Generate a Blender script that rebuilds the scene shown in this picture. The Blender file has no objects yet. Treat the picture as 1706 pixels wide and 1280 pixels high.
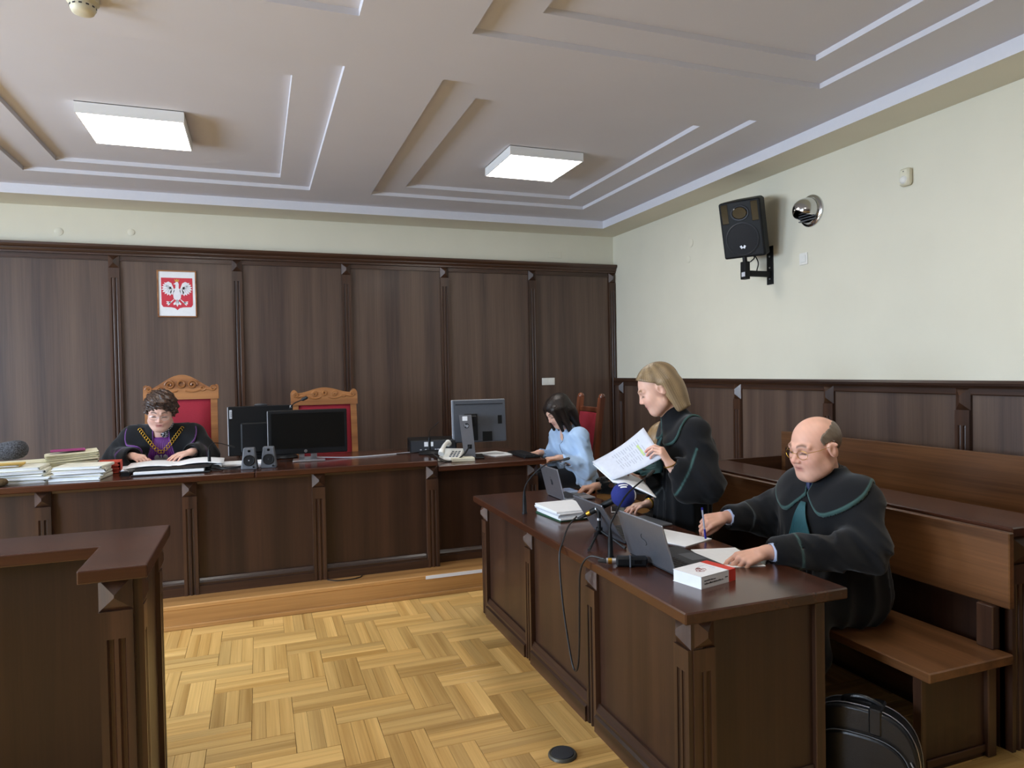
import bpy, bmesh, math, random
import numpy as np
from mathutils import Vector, Matrix
random.seed(7); rng = np.random.default_rng(7)
S = bpy.context.scene
COL = S.collection
PI = math.pi

# ------------------------------------------------------------------ camera
YAW, PITCH, ROLL, FPX = 0.35335, -0.01928, -0.01806, 1150.08
Fw = Vector((math.sin(YAW)*math.cos(PITCH), math.cos(YAW)*math.cos(PITCH), math.sin(PITCH)))
R0 = Vector((math.cos(YAW), -math.sin(YAW), 0)); U0 = R0.cross(Fw)
Rr = R0*math.cos(ROLL)+U0*math.sin(ROLL); Ur = -R0*math.sin(ROLL)+U0*math.cos(ROLL)
cam_d = bpy.data.cameras.new('camera'); cam_d.sensor_width = 36; cam_d.lens = FPX*36/1706
cam_d.clip_start = .05
cam = bpy.data.objects.new('camera', cam_d); COL.objects.link(cam)
m = Matrix.Identity(4)
for i in range(3): m[i][0], m[i][1], m[i][2] = Rr[i], Ur[i], -Fw[i]
m[2][3] = 1.6
cam.matrix_world = m; S.camera = cam

# ------------------------------------------------------------------ world, daylight, exposure
w = bpy.data.worlds.new('sky'); S.world = w; w.use_nodes = True
bg = w.node_tree.nodes['Background']; bg.inputs[0].default_value = (.75, .86, 1, 1); bg.inputs[1].default_value = 1.6
_nt = w.node_tree; _tc = _nt.nodes.new('ShaderNodeTexCoord'); _sx = _nt.nodes.new('ShaderNodeSeparateXYZ'); _mr = _nt.nodes.new('ShaderNodeMapRange'); _mc = _nt.nodes.new('ShaderNodeMix')
_nt.links.new(_tc.outputs['Generated'], _sx.inputs[0]); _nt.links.new(_sx.outputs[2], _mr.inputs[0]); _mr.inputs[1].default_value = -.02; _mr.inputs[2].default_value = .02
_mc.data_type = 'RGBA'; _mc.inputs[6].default_value = (.13, .13, .11, 1); _mc.inputs[7].default_value = (.75, .86, 1, 1)      # street below, overcast sky above
_nt.links.new(_mr.outputs[0], _mc.inputs[0]); _nt.links.new(_mc.outputs[2], bg.inputs[0])
WIN = [(.2, 2.1), (2.9, 4.8)]      # window openings along the left wall (y ranges)
def area(name, loc, rot, sx, sy, power, col):
    l = bpy.data.lights.new(name, 'AREA'); l.shape = 'RECTANGLE'; l.size = sx; l.size_y = sy
    l.energy = power; l.color = col
    o = bpy.data.objects.new(name, l); COL.objects.link(o); o.location = loc; o.rotation_euler = rot
    return o
for a, b in WIN:     # daylight entering through the windows of the left wall
    area('window_daylight', (-5.22, (a+b)/2, 1.8), (0, -PI/2+.5, 0), 1.7, b-a-.1, 255, (.66, .81, 1))
S.view_settings.view_transform = 'Standard'; S.view_settings.look = 'None'
S.view_settings.gamma = 1; S.view_settings.use_curve_mapping = False
S.view_settings.exposure = .37
S.cycles.max_bounces = 8; S.cycles.diffuse_bounces = 5; S.cycles.glossy_bounces = 4

# ------------------------------------------------------------------ materials
MATS = {}
def nmat(name):
    m = bpy.data.materials.new(name); m.use_nodes = True; MATS[name] = m
    nt = m.node_tree; b = nt.nodes['Principled BSDF']
    return m, nt, b
def N(nt, t, **k):
    n = nt.nodes.new(t)
    for a, v in k.items():
        if a.startswith('i_'): n.inputs[a[2:].replace('_', ' ')].default_value = v
        elif a.startswith('n_'): n.inputs[int(a[2:])].default_value = v
        else: setattr(n, a, v)
    return n
def lin(h):
    r = [int(h[i:i+2], 16)/255 for i in (0, 2, 4)]
    return tuple(x/12.92 if x <= .04045 else ((x+.055)/1.055)**2.4 for x in r)+(1,)
def ramp(nt, stops):
    r = N(nt, 'ShaderNodeValToRGB'); e = r.color_ramp.elements
    while len(e) < len(stops): e.new(.5)
    for el, (p, c) in zip(e, stops): el.position = p; el.color = c
    return r
def plain(name, col, rough=.5, metal=0, noise=.06, scale=40, bump=0, coat=0, spec=None, emit=None, alpha=None, trans=0):
    m, nt, b = nmat(name); L = nt.links
    c = lin(col) if isinstance(col, str) else tuple(col)+(1,)
    if noise:
        tc = N(nt, 'ShaderNodeTexCoord'); nz = N(nt, 'ShaderNodeTexNoise'); nz.inputs['Scale'].default_value = scale
        nz.inputs['Detail'].default_value = 4; L.new(tc.outputs['Object'], nz.inputs['Vector'])
        r = ramp(nt, [(.3, tuple(x*(1-noise) for x in c[:3])+(1,)), (.7, tuple(min(1, x*(1+noise)) for x in c[:3])+(1,))])
        L.new(nz.outputs['Fac'], r.inputs[0]); L.new(r.outputs[0], b.inputs['Base Color'])
        if bump:
            bp = N(nt, 'ShaderNodeBump'); bp.inputs['Strength'].default_value = bump; bp.inputs['Distance'].default_value = .003
            L.new(nz.outputs['Fac'], bp.inputs['Height']); L.new(bp.outputs[0], b.inputs['Normal'])
    else: b.inputs['Base Color'].default_value = c
    b.inputs['Roughness'].default_value = rough; b.inputs['Metallic'].default_value = metal
    if coat: b.inputs['Coat Weight'].default_value = coat; b.inputs['Coat Roughness'].default_value = .12
    if spec is not None: b.inputs['Specular IOR Level'].default_value = spec
    if emit: b.inputs['Emission Color'].default_value = c; b.inputs['Emission Strength'].default_value = emit
    if trans: b.inputs['Transmission Weight'].default_value = trans
    return m
def wood(name, dark, light, axis='Z', rough=.3, coat=.25, strip=9., grain=1., rand=False, streak=.35):
    """straight-grained wood: fine fibres stretched along an axis over wider veneer bands"""
    m, nt, b = nmat(name); L = nt.links
    tc = N(nt, 'ShaderNodeTexCoord'); src = tc.outputs['Object']
    if rand:
        oi = N(nt, 'ShaderNodeObjectInfo'); mu = N(nt, 'ShaderNodeVectorMath', operation='MULTIPLY_ADD')
        cx = N(nt, 'ShaderNodeCombineXYZ'); L.new(oi.outputs['Random'], cx.inputs[0]); L.new(oi.outputs['Random'], cx.inputs[1]); L.new(oi.outputs['Random'], cx.inputs[2])
        L.new(cx.outputs[0], mu.inputs[0]); mu.inputs[1].default_value = (37, 53, 71); L.new(src, mu.inputs[2]); src = mu.outputs[0]
    def mp(s):
        q = N(nt, 'ShaderNodeMapping'); q.inputs['Scale'].default_value = s; L.new(src, q.inputs['Vector']); return q
    i = 'XYZ'.index(axis)
    s1 = [110*grain]*3; s1[i] = 2.2*grain
    s2 = [strip]*3; s2[i] = .12
    s3 = [26*grain]*3; s3[i] = .9
    n1 = N(nt, 'ShaderNodeTexNoise'); n1.inputs['Scale'].default_value = 1; n1.inputs['Detail'].default_value = 3; L.new(mp(s1).outputs[0], n1.inputs['Vector'])
    n2 = N(nt, 'ShaderNodeTexNoise'); n2.inputs['Scale'].default_value = 1; n2.inputs['Detail'].default_value = 1; L.new(mp(s2).outputs[0], n2.inputs['Vector'])
    n3 = N(nt, 'ShaderNodeTexNoise'); n3.inputs['Scale'].default_value = 1; n3.inputs['Detail'].default_value = 4; n3.inputs['Distortion'].default_value = .6; L.new(mp(s3).outputs[0], n3.inputs['Vector'])
    a = N(nt, 'ShaderNodeMath', operation='MULTIPLY_ADD'); L.new(n1.outputs['Fac'], a.inputs[0]); a.inputs[1].default_value = streak
    L.new(n2.outputs['Fac'], a.inputs[2])
    a2 = N(nt, 'ShaderNodeMath', operation='MULTIPLY_ADD'); L.new(n3.outputs['Fac'], a2.inputs[0]); a2.inputs[1].default_value = .5; L.new(a.outputs[0], a2.inputs[2])
    mid = .5+streak*.5+.25
    r = ramp(nt, [(0, lin(dark)), (1, lin(light))])
    mr = N(nt, 'ShaderNodeMapRange'); mr.inputs['From Min'].default_value = mid-.28; mr.inputs['From Max'].default_value = mid+.28
    L.new(a2.outputs[0], mr.inputs[0]); L.new(mr.outputs[0], r.inputs[0])
    out = r.outputs[0]
    if rand:
        hs = N(nt, 'ShaderNodeHueSaturation'); L.new(out, hs.inputs['Color'])
        rr = N(nt, 'ShaderNodeMapRange'); L.new(oi.outputs['Random'], rr.inputs[0]); rr.inputs['To Min'].default_value = .78; rr.inputs['To Max'].default_value = 1.16
        L.new(rr.outputs[0], hs.inputs['Value']); out = hs.outputs[0]
    L.new(out, b.inputs['Base Color'])
    b.inputs['Roughness'].default_value = rough; b.inputs['Coat Weight'].default_value = coat; b.inputs['Coat Roughness'].default_value = .15
    bp = N(nt, 'ShaderNodeBump'); bp.inputs['Strength'].default_value = .12; bp.inputs['Distance'].default_value = .001
    L.new(n1.outputs['Fac'], bp.inputs['Height']); L.new(bp.outputs[0], b.inputs['Normal'])
    return m
def vcol(name, rough=.5, sheen=0, spec=.3, sss=0, bump=0, bscale=300):
    m, nt, b = nmat(name)
    a = N(nt, 'ShaderNodeAttribute', attribute_name='Col'); nt.links.new(a.outputs['Color'], b.inputs['Base Color'])
    b.inputs['Roughness'].default_value = rough; b.inputs['Specular IOR Level'].default_value = spec
    if sheen: b.inputs['Sheen Weight'].default_value = sheen
    if sss:
        b.inputs['Subsurface Weight'].default_value = sss; b.inputs['Subsurface Radius'].default_value = (.012, .005, .003); b.inputs['Subsurface Scale'].default_value = 1
    if bump:
        tc = N(nt, 'ShaderNodeTexCoord'); nz = N(nt, 'ShaderNodeTexNoise'); nz.inputs['Scale'].default_value = bscale
        nt.links.new(tc.outputs['Object'], nz.inputs['Vector'])
        bp = N(nt, 'ShaderNodeBump'); bp.inputs['Strength'].default_value = bump; bp.inputs['Distance'].default_value = .002
        nt.links.new(nz.outputs['Fac'], bp.inputs['Height']); nt.links.new(bp.outputs[0], b.inputs['Normal'])
    return m
plain('cream_paint', 'dcd8c6', .85, noise=.02, scale=3)
plain('ceiling_paint', 'd3d2d8', .9, noise=.015, scale=2)
plain('white_paint', 'dcdce2', .7, noise=.01)
for ax in 'XYZ':
    wood('veneer_'+ax, '26150d', '40281b', ax, strip=7, rough=.42, coat=.1)
    wood('wall_veneer_'+ax, '40302a', '624e40', ax, strip=7, rough=.5, coat=.12)          # flat panels, paler and greyer to carry the window sheen in the colour
    wood('walnut_'+ax, '26160f', '4f3424', ax, rough=.36, coat=.15, strip=14)   # solid mouldings and posts
    wood('worktop_'+ax, '2d170d', '4f2b1b', ax, rough=.24, coat=.32, strip=6)
wood('bench_board', '452a15', '7a5232', 'Y', rough=.35, coat=.3, strip=8)
wood('oak_plank', 'b28848', 'e4bc76', 'X', rough=.38, coat=.3, strip=12, rand=True, streak=.5)
wood('oak_step', '96693a', 'c9985c', 'X', rough=.4, coat=.3, strip=10)
wood('oak_carved', '7d4d28', 'ac7544', 'X', rough=.4, coat=.3, strip=12)
wood('red_wood', '4a2415', '7c4429', 'Z', rough=.35, coat=.3, strip=12)
plain('red_fabric', '8e1a2c', .9, noise=.12, scale=220, bump=.3)
plain('black_plastic', '111214', .5, noise=.05, spec=.25)
plain('black_gloss', '0b0c0e', .12, noise=0)
plain('dark_grey', '2e3035', .55, noise=.05)
plain('grey_plastic', '55585e', .5, noise=.05)
plain('silver', 'b9bcc4', .35, metal=.9, noise=.03)
plain('alu_grey', '8c9099', .42, metal=.85, noise=.03)
plain('blue_grey_plastic', '5d626b', .4, noise=.03)
plain('chrome', 'c9c9c9', .16, metal=1, noise=0)
plain('white_plastic', 'e3e2dc', .45, noise=.02)
plain('ivory_plastic', 'd9d4bd', .5, noise=.02)
plain('paper', 'e9ebee', .8, noise=.02)
plain('paper_blue', 'a9bce8', .8, noise=.05)
plain('card_cream', 'd6d0b2', .8, noise=.07, scale=25)
plain('card_yellow', 'd8b35e', .75, noise=.05)
plain('card_red', 'c24a38', .7, noise=.05)
plain('gold', 'c49a3c', .3, metal=1, noise=.05)
plain('lamp_white', 'e8e8e6', .5, noise=0)
plain('lamp_glow', (1, .97, .92), .5, noise=0, emit=14.5)
plain('rubber', '1a1a1a', .7, noise=.05)
plain('brass_dark', '5a5850', .5, metal=.6, noise=.05)

# ------------------------------------------------------------------ mesh helpers
class MB:
    def __init__(s): s.v = []; s.f = []; s.mi = []; s.cur = 0
    def add(s, vs, fs):
        o = len(s.v); s.v += [tuple(v) for v in vs]; s.f += [tuple(i+o for i in f) for f in fs]; s.mi += [s.cur]*len(fs); return s
    def box(s, x0, x1, y0, y1, z0, z1, bev=0, T=None):
        x0, x1 = min(x0, x1), max(x0, x1); y0, y1 = min(y0, y1), max(y0, y1); z0, z1 = min(z0, z1), max(z0, z1)
        if bev:
            b = min(bev, (x1-x0)*.45, (y1-y0)*.45, (z1-z0)*.45); vs = []; fs = []; idx = {}
            for sx in (0, 1):
                for sy in (0, 1):
                    for sz in (0, 1):
                        for k in range(3):
                            p = [(x0, x1)[sx], (y0, y1)[sy], (z0, z1)[sz]]
                            for a, sg in enumerate((sx, sy, sz)):
                                if a != k: p[a] += b*(1-2*sg)
                            idx[sx, sy, sz, k] = len(vs); vs.append(p)
            B = (0, 1)
            for k in range(3):
                i, j = [a for a in range(3) if a != k]
                for e in B:
                    q = []
                    for u, v in ((0, 0), (1, 0), (1, 1), (0, 1)):
                        t = [0, 0, 0]; t[k] = e; t[i] = u; t[j] = v; q.append(idx[(*t, k)])
                    fs.append(q if e == (k != 1) else q[::-1])
                for u in B:
                    for v in B:
                        t0 = [0]*3; t1 = [0]*3; t0[k] = 0; t1[k] = 1; t0[i] = t1[i] = u; t0[j] = t1[j] = v
                        q = [idx[(*t0, i)], idx[(*t1, i)], idx[(*t1, j)], idx[(*t0, j)]]; fs.append(q)
            for sx in B:
                for sy in B:
                    for sz in B: fs.append([idx[sx, sy, sz, k] for k in range(3)])
        else:
            vs = [(x, y, z) for x in (x0, x1) for y in (y0, y1) for z in (z0, z1)]
            fs = [(0, 1, 3, 2), (4, 6, 7, 5), (0, 4, 5, 1), (2, 3, 7, 6), (0, 2, 6, 4), (1, 5, 7, 3)]
        if T is not None: vs = [T @ Vector(v) for v in vs]
        return s.add(vs, fs)
    def prism(s, poly, a, b, fn):
        """poly: list of 2-d points, swept from a to b; fn(p, q, t) -> xyz"""
        n = len(poly); vs = [fn(p, q, a) for p, q in poly]+[fn(p, q, b) for p, q in poly]
        fs = [tuple(range(n)), tuple(range(2*n-1, n-1, -1))]+[(i, i+n, (i+1) % n+n, (i+1) % n) for i in range(n)]
        return s.add(vs, fs)
    def tube(s, path, r, seg=8, cap=True):
        P = [Vector(p) for p in path]; n = len(P); vs = []; fs = []
        up = None
        for i, p in enumerate(P):
            t = (P[min(i+1, n-1)]-P[max(i-1, 0)]).normalized()
            if up is None: up = t.orthogonal().normalized()
            up = (up-t*up.dot(t)).normalized(); sd = t.cross(up)
            rr = r[i] if hasattr(r, '__len__') else r
            vs += [p+(up*math.cos(2*PI*k/seg)+sd*math.sin(2*PI*k/seg))*rr for k in range(seg)]
        for i in range(n-1):
            for k in range(seg):
                k2 = (k+1) % seg; fs.append((i*seg+k, i*seg+k2, (i+1)*seg+k2, (i+1)*seg+k))
        if cap: fs += [tuple(range(seg))[::-1], tuple(range((n-1)*seg, n*seg))]
        return s.add(vs, fs)
    def lathe(s, prof, seg=20, T=None, cap=True):
        vs = []; fs = []; n = len(prof)
        for r, z in prof: vs += [(r*math.cos(2*PI*k/seg), r*math.sin(2*PI*k/seg), z) for k in range(seg)]
        for i in range(n-1):
            for k in range(seg):
                k2 = (k+1) % seg; fs.append((i*seg+k, i*seg+k2, (i+1)*seg+k2, (i+1)*seg+k))
        if cap: fs += [tuple(range(seg))[::-1], tuple(range((n-1)*seg, n*seg))]
        if T is not None: vs = [T @ Vector(v) for v in vs]
        return s.add(vs, fs)
    def grid(s, fn, nu, nv, thick=0):
        vs = [fn(i/nu, j/nv) for i in range(nu+1) for j in range(nv+1)]; q = nv+1
        fs = [(i*q+j, (i+1)*q+j, (i+1)*q+j+1, i*q+j+1) for i in range(nu) for j in range(nv)]
        return s.add(vs, fs)
    def build(s, name, mat, parent=None, loc=None, smooth=False, norm=True, thick=0):
        me = bpy.data.meshes.new(name); off = Vector(loc) if loc is not None else None
        vs = s.v if off is None else [tuple(Vector(v)-off) for v in s.v]
        me.from_pydata(vs, [], s.f)
        mats = mat if isinstance(mat, (list, tuple)) else [mat]
        for q in mats: me.materials.append(MATS[q])
        if len(mats) > 1: me.polygons.foreach_set('material_index', s.mi)
        if norm:
            bm = bmesh.new(); bm.from_mesh(me); bmesh.ops.recalc_face_normals(bm, faces=bm.faces); bm.to_mesh(me); bm.free()
        o = bpy.data.objects.new(name, me); COL.objects.link(o)
        if parent is not None: o.parent = parent
        if off is not None and parent is None: o.location = off
        if smooth:
            me.polygons.foreach_set('use_smooth', [True]*len(me.polygons))
            if smooth != 'all':
                bm = bmesh.new(); bm.from_mesh(me)
                for e in bm.edges:
                    if len(e.link_faces) == 2 and e.calc_face_angle(0) > .7: e.smooth = False
                bm.to_mesh(me); bm.free()
        if thick:
            md = o.modifiers.new('thickness', 'SOLIDIFY'); md.thickness = thick; md.offset = 0
        return o
def thing(name, label, cat, loc=(0, 0, 0), rz=0, group=None):
    o = bpy.data.objects.new(name, None); COL.objects.link(o); o.location = loc; o.rotation_euler = (0, 0, rz); o.empty_display_size = .1
    return tag(o, label, cat, group)
def tag(o, label, cat=None, group=None, kind=None):
    o['label'] = label
    if cat: o['category'] = cat
    if group: o['group'] = group
    if kind: o['kind'] = kind
    return o
def struct(o, label=None):
    o['kind'] = 'structure'
    if label: o['label'] = label
    return o
def Tm(loc=(0, 0, 0), rx=0, ry=0, rz=0):
    return Matrix.Translation(loc) @ Matrix.Rotation(rz, 4, 'Z') @ Matrix.Rotation(ry, 4, 'Y') @ Matrix.Rotation(rx, 4, 'X')
def text(body, size, mat, parent, M, name='lettering', ext=.0004, align='CENTER'):
    c = bpy.data.curves.new(name, 'FONT'); c.body = body; c.size = size; c.extrude = ext; c.align_x = align; c.align_y = 'CENTER'; c.resolution_u = 4
    tmp = bpy.data.objects.new(name, c); COL.objects.link(tmp); dg = bpy.context.evaluated_depsgraph_get()
    me = bpy.data.meshes.new_from_object(tmp.evaluated_get(dg)); bpy.data.objects.remove(tmp); me.materials.clear(); me.materials.append(MATS[mat])
    o = bpy.data.objects.new(name, me); COL.objects.link(o)
    if parent is not None: o.parent = parent
    o.matrix_local = M; return o
def frame3(x, y, z):
    """4x4 with given local axes; z = normal"""
    M = Matrix.Identity(4)
    for i in range(3): M[i][0], M[i][1], M[i][2] = x[i], y[i], z[i]
    return M
# ================================================================== SETTING
XR, YB, XL, YF = 3.92, 7.15, -5.05, -3.2
ZS = .153                                            # height of the platform
ZF, ZC = 3.21, 3.13                                  # ceiling field, soffit of its border
# ---- floor: sub-floor, then the parquet blocks (three 6 cm strips each, laid in a herringbone)
fl = MB().box(XL, XR, YF, YB, -.06, -.012).build('floor', 'oak_step'); struct(fl, 'honey oak parquet floor laid in triple-strip herringbone blocks')
pm = MB().box(-.1797, .1797, -.0297, .0297, -.012, 0, bev=.0007)
proto = pm.build('parquet_plank', 'oak_plank', fl); pmesh = proto.data
bpy.data.objects.remove(proto)
W = .1815; seen = []; rest = []
def campx(x, y, z):
    d = Vector((x, y, z-1.6)); zz = d.dot(Fw)
    return (853+FPX*d.dot(Rr)/zz, 640-FPX*d.dot(Ur)/zz) if zz > .1 else (-9, -9)
for i in range(-40, 40):
    for j in range(-16, 16):
        x = -.06+i*W; y = 4.302-i*W+j*4*W          # top-left corner of an upright block
        for k in range(3):
            for (cx, cy, rz) in ((x+(k+.5)*W/3, y-W, PI/2), (x, y-2*W-(k+.5)*W/3, 0)):
                if not (XL+.05 < cx < XR-.05 and YF+.1 < cy < 4.93): continue
                u, v = campx(cx, cy, 0)
                vis = (-.75 < cx < 1.42 and 1.9 < cy and 225 < u < 1120 and v < 1330) or (2.1 < cx < 3.3 and 1.5 < cy < 3.4 and u < 1740 and v < 1330)
                (seen if vis else rest).append((cy, cx, rz))
seen.sort()
for n, (cy, cx, rz) in enumerate(seen):
    if n >= 300: rest.append((cy, cx, rz)); continue
    o = bpy.data.objects.new('parquet_plank', pmesh); COL.objects.link(o); o.parent = fl
    o.location = (cx, cy, 0); o.rotation_euler = (0, 0, rz+(PI if random.random() < .5 else 0))
mb = MB()
for cy, cx, rz in rest:
    hx, hy = (.1797, .0297) if rz == 0 else (.0297, .1797)
    mb.box(cx-hx, cx+hx, cy-hy, min(cy+hy, 5.1), -.012, 0)
tag(mb.build('parquet_field', 'oak_plank', fl, norm=False), 'remaining oak parquet strips', kind='stuff')

# ---- platform under the judges' bench
pl = MB().box(XL, XR, 4.83, YB, -.012, ZS-.002).build('podium', 'oak_step'); struct(pl, 'low oak platform carrying the judges bench')
MB().box(XL, XR, 4.80, 5.6, ZS-.028, ZS, bev=.004).build('nosing', 'oak_step', pl)
MB().box(XL, XR, 4.806, 4.83, .028, ZS-.028).build('riser', 'oak_step', pl)
MB().box(XL, XR, 4.79, 4.83, 0, .028, bev=.004).build('skirting', 'oak_step', pl)

# ---- walls
def wall(name, *b): return struct(MB().box(*b).build(name, 'cream_paint'))
wb = wall('wall_back', XL, XR, YB, YB+.15, -.05, 3.5)
wr = wall('wall_right', XR, XR+.15, YF, YB+.15, -.05, 3.5)
wf = wall('wall_front', XL, XR, YF-.15, YF, -.05, 3.5)
mb = MB(); y = YF
for a, b in WIN+[(YB, YB)]:
    mb.box(XL-.15, XL, y, a, -.05, 3.5)
    if b > a: mb.box(XL-.15, XL, a, b, -.05, .85); mb.box(XL-.15, XL, a, b, 2.75, 3.5)
    y = b
wl = struct(mb.build('wall_left', 'cream_paint'))
gm, gt, gb = nmat('window_glass')
tr = N(gt, 'ShaderNodeBsdfTransparent'); gl = N(gt, 'ShaderNodeBsdfGlossy'); gl.inputs['Roughness'].default_value = .02
mx = N(gt, 'ShaderNodeMixShader'); mx.inputs[0].default_value = .06
gt.links.new(tr.outputs[0], mx.inputs[1]); gt.links.new(gl.outputs[0], mx.inputs[2]); gt.links.new(mx.outputs[0], gt.nodes['Material Output'].inputs[0])
for n, (a, b) in enumerate(WIN):
    mb = MB(); c = (a+b)/2
    for u in (a, c-.03, b-.06): mb.box(XL-.1, XL-.04, u, u+.06, .85, 2.75)
    for z in (.85, 2.1, 2.69): mb.box(XL-.1, XL-.04, a, b, z, z+.06)
    o = struct(mb.build('window_%d' % (n+1), 'white_paint'))
    MB().box(XL-.075, XL-.07, a, b, .85, 2.75).build('pane', 'window_glass', o)
for x, y, z, r in [(-1.62, YB, 2.905, .035), (-1.05, YB, 2.93, .03)]:
    MB().lathe([(r, 0), (r, .004), (r*.9, .006)], 20, Tm((x, y, z), rx=PI/2)).build('cover_plate', 'cream_paint', wb, smooth=True)
for y, z, r in [(5.62, 2.79, .042), (5.66, 2.64, .035)]:
    MB().lathe([(r, 0), (r, .004), (r*.9, .006)], 20, Tm((XR, y, z), ry=-PI/2)).build('cover_plate', 'cream_paint', wr, smooth=True)
MB().box(3.1, 3.26, YB-.005, YB, 2.86, 2.93, bev=.002).build('cover_plate', 'cream_paint', wb)

# ---- ceiling with stepped coffers and a lowered border along the walls
CX = [(-4.30, -2.18), (-1.65, .469), (1.0, 3.116)]
CY = [(-2.53, .053), (.592, 3.175), (3.714, 6.297)]
mb = MB()
def holes(mb, X0, X1, Y0, Y1, hx, hy, z):
    xs = [X0]+[q for h in hx for q in h]+[X1]; ys = [Y0]+[q for h in hy for q in h]+[Y1]
    for i in range(len(xs)-1):
        for j in range(len(ys)-1):
            if i % 2 and j % 2: continue
            mb.add([(xs[i], ys[j], z), (xs[i+1], ys[j], z), (xs[i+1], ys[j+1], z), (xs[i], ys[j+1], z)], [(0, 3, 2, 1)])
def ring(mb, a, b, z0, z1, sl=0):
    (x0, x1), (y0, y1) = a, b
    p = [(x0, y0), (x1, y0), (x1, y1), (x0, y1)]; q = [(x0+sl, y0+sl), (x1-sl, y0+sl), (x1-sl, y1-sl), (x0+sl, y1-sl)]
    vs = [(*u, z0) for u in p]+[(*u, z1) for u in q]
    mb.add(vs, [(i, (i+1) % 4, (i+1) % 4+4, i+4) for i in range(4)])
XCB, YCB = 3.572, 6.735
holes(mb, -4.72, XCB, YF+.35, YCB, CX, CY, ZF)
for a in CX:
    for b in CY:
        ring(mb, a, b, ZF, ZF+.03, .002)
        i1, i2 = (a[0]+.27, a[1]-.25), (b[0]+.27, b[1]-.23)
        holes(mb, a[0]+.002, a[1]-.002, b[0]+.002, b[1]-.002, [i1], [i2], ZF+.03)
        ring(mb, i1, i2, ZF+.03, ZF+.06, .002)
        mb.add([(i1[0]+.002, i2[0]+.002, ZF+.06), (i1[1]-.002, i2[0]+.002, ZF+.06), (i1[1]-.002, i2[1]-.002, ZF+.06), (i1[0]+.002, i2[1]-.002, ZF+.06)], [(0, 3, 2, 1)])
mb.box(XL, XR, YF, YB, 3.42, 3.5)
cl = struct(mb.build('ceiling', 'ceiling_paint', norm=False), 'pale grey plaster ceiling with stepped rectangular coffers')
def border(name, *b):
    o = MB().box(*b).build(name, ['white_paint', 'cream_paint'], cl)
    for p in o.data.polygons:
        if p.normal.z < -.5: p.material_index = 1
    return o
border('cornice', XCB, XR, YF, YB, ZC, 3.42); border('cornice', XL, -4.72, YF, YB, ZC, 3.42)
border('cornice', -4.72, XCB, YCB, YB, ZC, 3.42); border('cornice', -4.72, XCB, YF, YF+.35, ZC, 3.42)

# ---- panelling helpers: f(u, n, z) maps along / outwards / up
def flute_poly(w, d, n=2, g=.22):
    pts = [(-w/2, 0), (-w/2, d)]
    for k in range(n):
        c = (-w/2)+w*(k+1)/(n+1); r = w/(n+1)*g*1.5
        for q in range(7):
            t = PI*q/6; pts.append((c-r*math.cos(t), d-r*1.1*math.sin(t)))
    return pts+[(w/2, d), (w/2, 0)]
def pilaster(parent, f, u, w, z0, z1, d, db=.107, head=.1, mat='walnut_Z', loc=None, n=2, name='pilaster', dp=.035):
    """fluted post: shaft, plain head and a faceted block (sub-part) under the cornice"""
    zt = z1-db; zf = zt-head
    mb = MB(); fn = lambda p, q, t: f(u+p, q, t)
    mb.prism(flute_poly(w, d, n), z0, zf, fn)
    mb.prism([(-w/2, 0), (-w/2, d), (w/2, d), (w/2, 0)], zf, zt, fn)
    p = mb.build(name, mat, parent, loc)
    mb = MB(); h = w/2; e = max((db-w)/2, .004); zc = (zt+z1)/2; b = d*.8; t = d+dp*.6
    vs = [(-h, 0, zt), (h, 0, zt), (h, 0, z1), (-h, 0, z1), (-h, b, zt), (h, b, zt), (h, b, z1), (-h, b, z1), (0, t, zc-e), (0, t, zc+e)]
    fs = [(0, 1, 2, 3), (0, 1, 5, 4), (1, 2, 6, 5), (2, 3, 7, 6), (3, 0, 4, 7), (4, 5, 8), (5, 6, 9, 8), (6, 7, 9), (7, 4, 8, 9)]
    mb.add([f(u+a, c, z) for a, c, z in vs], fs); mb.build('diamond_block', mat, p, loc)
    return p
def sweep(parent, f, u0, u1, prof, name, mat, loc=None):
    return MB().prism(prof, u0, u1, lambda p, q, t: f(t, p, q)).build(name, mat, parent, loc)
def base_prof(h, d, z0=0):
    return [(0, z0), (d, z0), (d, z0+h*.55), (d*.72, z0+h*.62), (d*.72, z0+h*.74), (d*.5, z0+h*.86), (d*.3, z0+h), (0, z0+h)]

# ---- back wall panelling
fB = lambda u, n, z: (u, YB-n, z)
PB = [-4.25, -3.23, -2.21, -1.19, -.158, .862, 1.878, 2.878, 3.872]
edges = [XL]+PB+[XR]
for a, b in zip(PB, PB[1:]):
    MB().box(a+.045, b-.045, YB-.03, YB, ZS, 2.672).build('wall_panel', 'wall_veneer_Z', wb)
    sweep(wb, fB, a+.045, b-.045, [(0, 2.66), (.045, 2.66), (.045, 2.667), (.038, 2.67), (.038, 2.713), (0, 2.713)], 'frieze_board', 'walnut_X')
for u in PB: pilaster(wb, fB, u, .09 if u < 3.8 else .082, ZS, 2.705, .06, db=.112, head=.09)
sweep(wb, fB, -4.3, XR-.005, [(0, 2.705), (.062, 2.705), (.062, 2.722), (.07, 2.727), (.078, 2.742), (.078, 2.75), (.09, 2.76), (.1, 2.775), (.104, 2.795), (0, 2.795)], 'cornice_moulding', 'walnut_X')

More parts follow.
